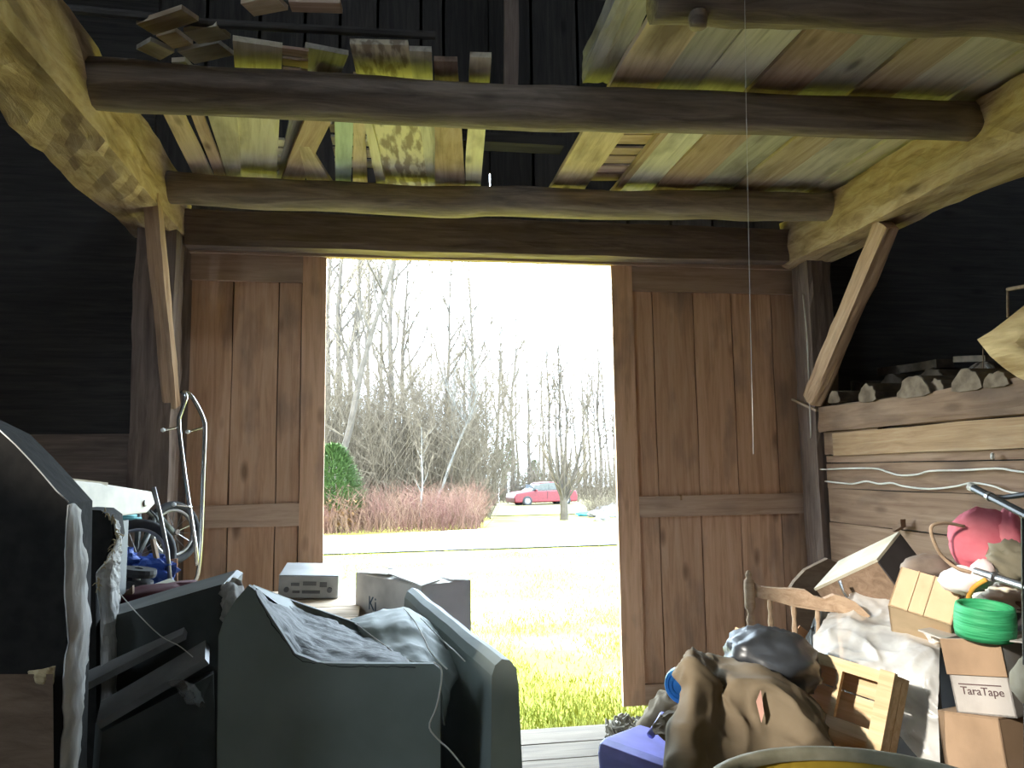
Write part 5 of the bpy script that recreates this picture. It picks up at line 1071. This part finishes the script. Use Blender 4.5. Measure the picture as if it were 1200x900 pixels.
cc_ = aD(1188, 702, 2.75); tag(blob((0, 0, 0), (.13, .10, .085), 40, 26, .22, 6, crease=.16, cf=8, seed=15).build('cream_cloth', M['creamcloth'], None, Matrix.Translation(cc_), smooth=True), 'crumpled cream cloth behind the green roll', 'cloth')
q = [aD(*p) for p in ((1134, 712, 2.52), (1136, 697, 2.5), (1143, 687, 2.48), (1156, 679, 2.46))]; tag(MB().tube([catmull(q, i/12) for i in range(13)], .008, 8).build_at('orange_hoop', M['orange'], q[0], smooth=True), 'orange hoop edge round the cream cloth', 'hoop')
tag(blob((0, 0, 0), (.10, .08, .06), 30, 20, .25, 5, crease=.15, cf=7, seed=18).build('olive_coat', M['olive'], None, Matrix.Translation(aD(1196, 662, 2.5)) @ Matrix.Rotation(.5, 4, 'Y'), smooth=True), 'folded olive coat under the grey tube at the right edge', 'coat')
tag(blob((0, 0, 0), (.10, .08, .075), 30, 20, .12, 4, crease=.06, seed=21, pw=.8).build('beige_pillow', M['olive'], None, Matrix.Translation(aD(1233, 797, 2.15)) @ Matrix.Rotation(-.6, 4, 'Y'), smooth=True), 'beige pillow at the right edge beside the stacked cartons', 'pillow')
pf = thing('pipe_frame', 'black steel tube frame jutting in from the right edge below the cables', 'metal frame', aD(1197, 690, 2.1))
for nm, pts, rr, mt in (('tube', ((1139, 571, 2.35), (1205, 605, 2.1)), .012, 'blackpipe'), ('tube', ((1170, 584, 2.25), (1225, 576, 2.1)), .008, 'blackpipe'), ('upright', ((1199, 600, 2.12), (1200, 690, 2.14), (1204, 1000, 2.2)), .006, 'blackpipe'), ('tube', ((1143, 669, 2.35), (1215, 692, 2.1)), .011, 'steel')):
    P = [aD(*p) for p in pts]; MB().tube(P, rr, 10).build_at(nm, M[mt], P[0], pf, smooth=False)
for p in ((1160, 582, 2.27), (1165, 676, 2.27)): MB().tube([aD(p[0]-1.5, p[1]-.7, p[2]), aD(p[0]+1.5, p[1]+.7, p[2]-.012)], .0145, 10).build_at('collar', M['steel'], aD(*p), pf)
for p in ((1139, 571, 2.35),): MB().tube([aD(1137, 570, 2.357), aD(1142, 572.5, 2.34)], .0135, 10).build_at('end_cap', M['cable'], aD(*p), pf)
# pine crate frame
TLc, TRc, BRc = aD(862, 735, 2.78), aD(1049, 791, 2.36), aD(1005, 890, 2.34)
ob, Mx, (L, d, H) = obox(None, TLc, TRc, BRc, .12, None)
ct = thing('pine_frame_box', 'pale pine open-fronted box frame lying tilted beside the black bag', 'crate', Mx.translation)
tk_ = .036
def cbx(nm, c, s, mt='pine'): return board_mb(s[0], s[1], s[2]).build(nm, M[mt], ct, Mx @ Matrix.Translation(c))
cbx('rail', (L/2, .01, H-.018), (L, .02, tk_)); cbx('rail', (L*.47, .01, H*.28), (L*.9, .02, tk_))
MB().box((L-.022, .009, H/2), (.044, .024, H+.01)).build('stile', M['pine'], ct, Mx); MB().box((.018, .009, H/2), (.036, .022, H)).build('stile', M['pine'], ct, Mx); MB().box((L*.70, .012, H*.63), (.018, .018, H*.68)).build('divider', M['pine'], ct, Mx)
for z0, z1 in ((0, .33), (.335, .66), (.665, 1.0)): MB().box((L/2, .115, H*(z0+z1)/2), (L, .01, H*(z1-z0)-.003)).build('back_plank', M['pine'], ct, Mx)
for y0, y1 in ((.02, .062), (.066, .12)): MB().box((L-.006, (y0+y1)/2, H/2), (.012, y1-y0-.002, H)).build('side_plank', M['pine'], ct, Mx)
MB().box((L/2, .065, H-.006), (L, .11, .012)).build('top_plank', M['pine'], ct, Mx); MB().box((L/2, .065, .006), (L, .11, .012)).build('bottom_plank', M['pine'], ct, Mx); MB().box((.006, .065, H/2), (.012, .11, H)).build('side_plank', M['pine'], ct, Mx)
MB().box((L*.55, -.01, H*.21), (.02, .03, .04)).build('peg', M['pine'], ct, Mx)
# pine drawer front standing behind the bag
fr_, Mx, (L, d, H) = obox(None, aD(870, 734, 2.98), aD(900, 741, 2.94), aD(872, 805, 2.9), .02, None)
pd_ = thing('pine_drawer_front', 'pale pine panel edge showing left of the black bag', 'panel', Mx.translation)
MB().box((L/2, d/2, H/2), (L, d, H)).build('panel', M['pine'], pd_, Mx); MB().box((L*.55, -.004, H*.45), (L*.75, .006, H*.8)).build('raised_field', M['deck_pale'], pd_, Mx, bevel=.003)
lc = thing('low_crate', 'low dark crate on the floor under the pine frame and black bag', 'crate', (1.3, 2.75, 0))
MB().box((1.32, 2.78, .28), (.36, .45, .56)).build_at('body', M['cab_dark'], (1.32, 2.78, 0), lc)
# black bag, kraft sack
tag(blob((0, 0, 0), (.165, .13, .11), 44, 30, .16, 4, crease=.05, cf=8, seed=25).build('black_bag', M['bagblack'], None, Matrix.Translation(aD(904, 775, 2.50)) @ Matrix.Rotation(.15, 4, 'Y'), smooth=True), 'stuffed black plastic bag resting on the pine frame', 'bag')
ks = thing('kraft_sack', 'large crumpled brown paper sack with a peaked top, behind the blue tote', 'sack', (1.0, 2.2, 0))
rows = (((806, 764, 2.36), (812, 757, 2.38), (822, 768, 2.4), (838, 772, 2.42), (860, 782, 2.42), (890, 786, 2.4), (912, 796, 2.36), (938, 815, 2.32), (962, 842, 2.28)),
        ((799, 785, 2.30), (808, 778, 2.24), (822, 786, 2.24), (838, 792, 2.3), (862, 794, 2.26), (892, 797, 2.24), (915, 806, 2.22), (942, 828, 2.2), (966, 856, 2.2)),
        ((802, 808, 2.26), (810, 806, 2.18), (826, 808, 2.2), (842, 810, 2.26), (866, 808, 2.22), (894, 812, 2.2), (918, 824, 2.18), (946, 845, 2.16), (970, 872, 2.16)),
        ((796, 832, 2.20), (810, 832, 2.12), (826, 836, 2.16), (844, 838, 2.2), (868, 838, 2.2), (896, 842, 2.18), (922, 852, 2.16), (950, 870, 2.13), (974, 890, 2.13)),
        ((786, 868, 2.14), (804, 872, 2.06), (822, 874, 2.1), (844, 874, 2.14), (870, 874, 2.15), (900, 876, 2.14), (926, 884, 2.12), (954, 900, 2.1), (978, 915, 2.1)),
        ((784, 930, 2.1), (804, 935, 2.02), (822, 935, 2.06), (844, 935, 2.1), (870, 935, 2.12), (900, 935, 2.1), (926, 940, 2.08), (954, 950, 2.06), (978, 960, 2.06)),
        ((784, 1090, 2.1), (804, 1090, 2.02), (822, 1090, 2.06), (844, 1090, 2.1), (870, 1090, 2.12), (900, 1090, 2.1), (926, 1090, 2.08), (954, 1090, 2.06), (978, 1090, 2.06)))
net([[aD(*p) for p in rw] for rw in rows], 60, 60, .016, 6, .022, 4.5, 3).build_at('paper', M['kraft'], (1.0, 2.2, 0), ks, smooth=True, solid=.003)
rows = (((764, 850, 2.3), (778, 838, 2.36), (800, 822, 2.4)), ((768, 862, 2.26), (784, 852, 2.3), (800, 850, 2.3)), ((786, 872, 2.24), (795, 866, 2.26), (800, 864, 2.26)))
net([[aD(*p) for p in rw] for rw in rows], 14, 14, .006, 20, .008, 16, 4).build_at('folded_corner', M['kraft'], aD(785, 855, 2.3), ks, solid=.003)
tag(MB().prism([(0, 0), (.016, .03), (.018, -.03), (.008, -.055)], .004).build('pink_tag', plain('pink_paper', (.5, .28, .22), .9), None, Matrix.Translation(aD(886, 822, 2.185)) @ Matrix.Rotation(-.25, 4, 'Z') @ Matrix.Rotation(PI/2-.3, 4, 'X')), 'small pink paper tag on the front of the brown sack', 'tag')
# blue tote on its side
bt = thing('blue_tote', 'blue plastic tote lying on its side at the bottom centre', 'tote', aD(735, 940, 2.5)-V(0, 0, .1))
o_, ax_, up2 = aD(697, 866, 2.42), (aD(788, 900, 2.30)-aD(697, 866, 2.42)), None
cs = [aD(696, 868, 2.38), aD(762, 846, 2.72), aD(800, 885, 2.62), aD(722, 940, 2.22)]
# bottom of the tote faces left; its axis runs to the right
b_tl, b_bl = aD(697, 866, 2.40), aD(708, 985, 2.36); b_tr = aD(752, 846, 2.74); b_br = b_tr+(b_bl-b_tl)
axd = (aD(792, 905, 2.28)-b_tl); axd = axd.normalized()*.30
c4 = [b_tl, b_tr, b_br, b_bl]; cm = sum(c4, Vector())/4
rim = [cm+axd+(p-cm)*1.14 for p in c4]
def ring8(q, r=.12):
    out = []
    for i in range(4):
        p, a, b = q[i], q[i-1], q[(i+1) % 4]; out += [p+(a-p)*r, p+((a-p)+(b-p))*r*.3, p+(b-p)*r]
    return out
m = MB(); rings = [ring8([cm+(p-cm)*.93 for p in c4]), ring8([p+axd*.04 for p in c4]), ring8([c4[i].lerp(rim[i], .9) for i in range(4)]), ring8(rim), ring8([cm+axd+(p-cm)*1.18 for p in c4]), ring8([cm+axd*1.04+(p-cm)*1.18 for p in c4]), ring8([cm+axd*1.04+(p-cm)*1.11 for p in c4]), ring8([cm+axd*.08+(p-cm)*.97 for p in c4])]
for r_ in rings: m.v += [tuple(p) for p in r_]
for i in range(len(rings)-1):
    for j in range(12): m.f.append((i*12+j, i*12+(j+1) % 12, (i+1)*12+(j+1) % 12, (i+1)*12+j))
m.f.append(tuple(range(11, -1, -1))); m.f.append(tuple((len(rings)-1)*12+j for j in range(12)))
m.build_at('bin', M['bluebin'], cm, bt, bevel=.006)
a, b = aD(762, 862, 2.38), aD(777, 838, 2.46); MB().tube([a, a.lerp(b, .5)+V(.01, 0, .01), b], .012, 8).build_at('handle', M['bluebin'], a, bt, smooth=True)
# blue bucket lid, rope, tan cloth
p = aD(798, 804, 2.7); t = thing('bucket_lid', 'round sky-blue lid standing behind the brown sack', 'lid', p-V(0, 0, .06))
ml = Matrix.Translation(p) @ Matrix.Rotation(-.75, 4, 'Z') @ Matrix.Rotation(PI/2, 4, 'X')
MB().lathe([(0, .0), (.045, .0), (.047, .006), (.058, .006), (.062, .0), (.064, -.012), (.058, -.012), (0, -.008)], 28).build('disc', M['bluelid'], t, ml, smooth=False)
MB().lathe([(.030, .001), (.032, .005), (.036, .005), (.038, .001)], 24).build('ridge', M['bluelid'], t, ml)
rc_ = aD(734, 848, 4.0); rc_.z = .19; r = random.Random(8); m = MB()
for i in range(60):
    a = r.uniform(0, 2*PI); q = [rc_+V(math.cos(a+.8*j)*(.13-.012*j)*r.uniform(.6, 1), math.sin(a+.8*j)*.09*r.uniform(.5, 1), r.uniform(-.18, .06)) for j in range(5)]
    m.tube([catmull(q, j/12) for j in range(13)], .007, 5)
tag(m.build_at('rope_coil', M['rope'], rc_), 'tangled grey rope heap on the floor at the right door', 'rope')
tag(blob((0, 0, 0), (.14, .12, .20), 24, 16, .25, 4, crease=.12, seed=31, flat=-.17).build('tan_sack', M['kraft'], None, Matrix.Translation(aD(785, 870, 3.4)), smooth=True), 'tan sack on the floor behind the blue tote', 'sack')
# barrel in the foreground
br = V(.84, 1.29, 0); bl = thing('yellow_barrel', 'open yellow barrel with a grey-green rim at the bottom of the picture', 'barrel', br)
HB = .955; RB = .29
MB().lathe([(RB-.03, .02), (RB, .02), (RB, .3), (RB+.008, .32), (RB, .34), (RB, .62), (RB+.008, .64), (RB, .66), (RB, HB-.012), (RB-.012, HB-.012), (RB-.012, .05), (0, .05)], 48).build('drum', M['yellow'], bl, Matrix.Translation(br), smooth=False)
MB().lathe([(RB-.016, HB-.02), (RB-.018, HB-.004), (RB-.008, HB+.004), (RB+.006, HB+.002), (RB+.01, HB-.01), (RB+.004, HB-.02)], 48).build('rim', M['barrel_rim'], bl, Matrix.Translation(br), smooth=True)
bpy.data.objects.remove(bs)
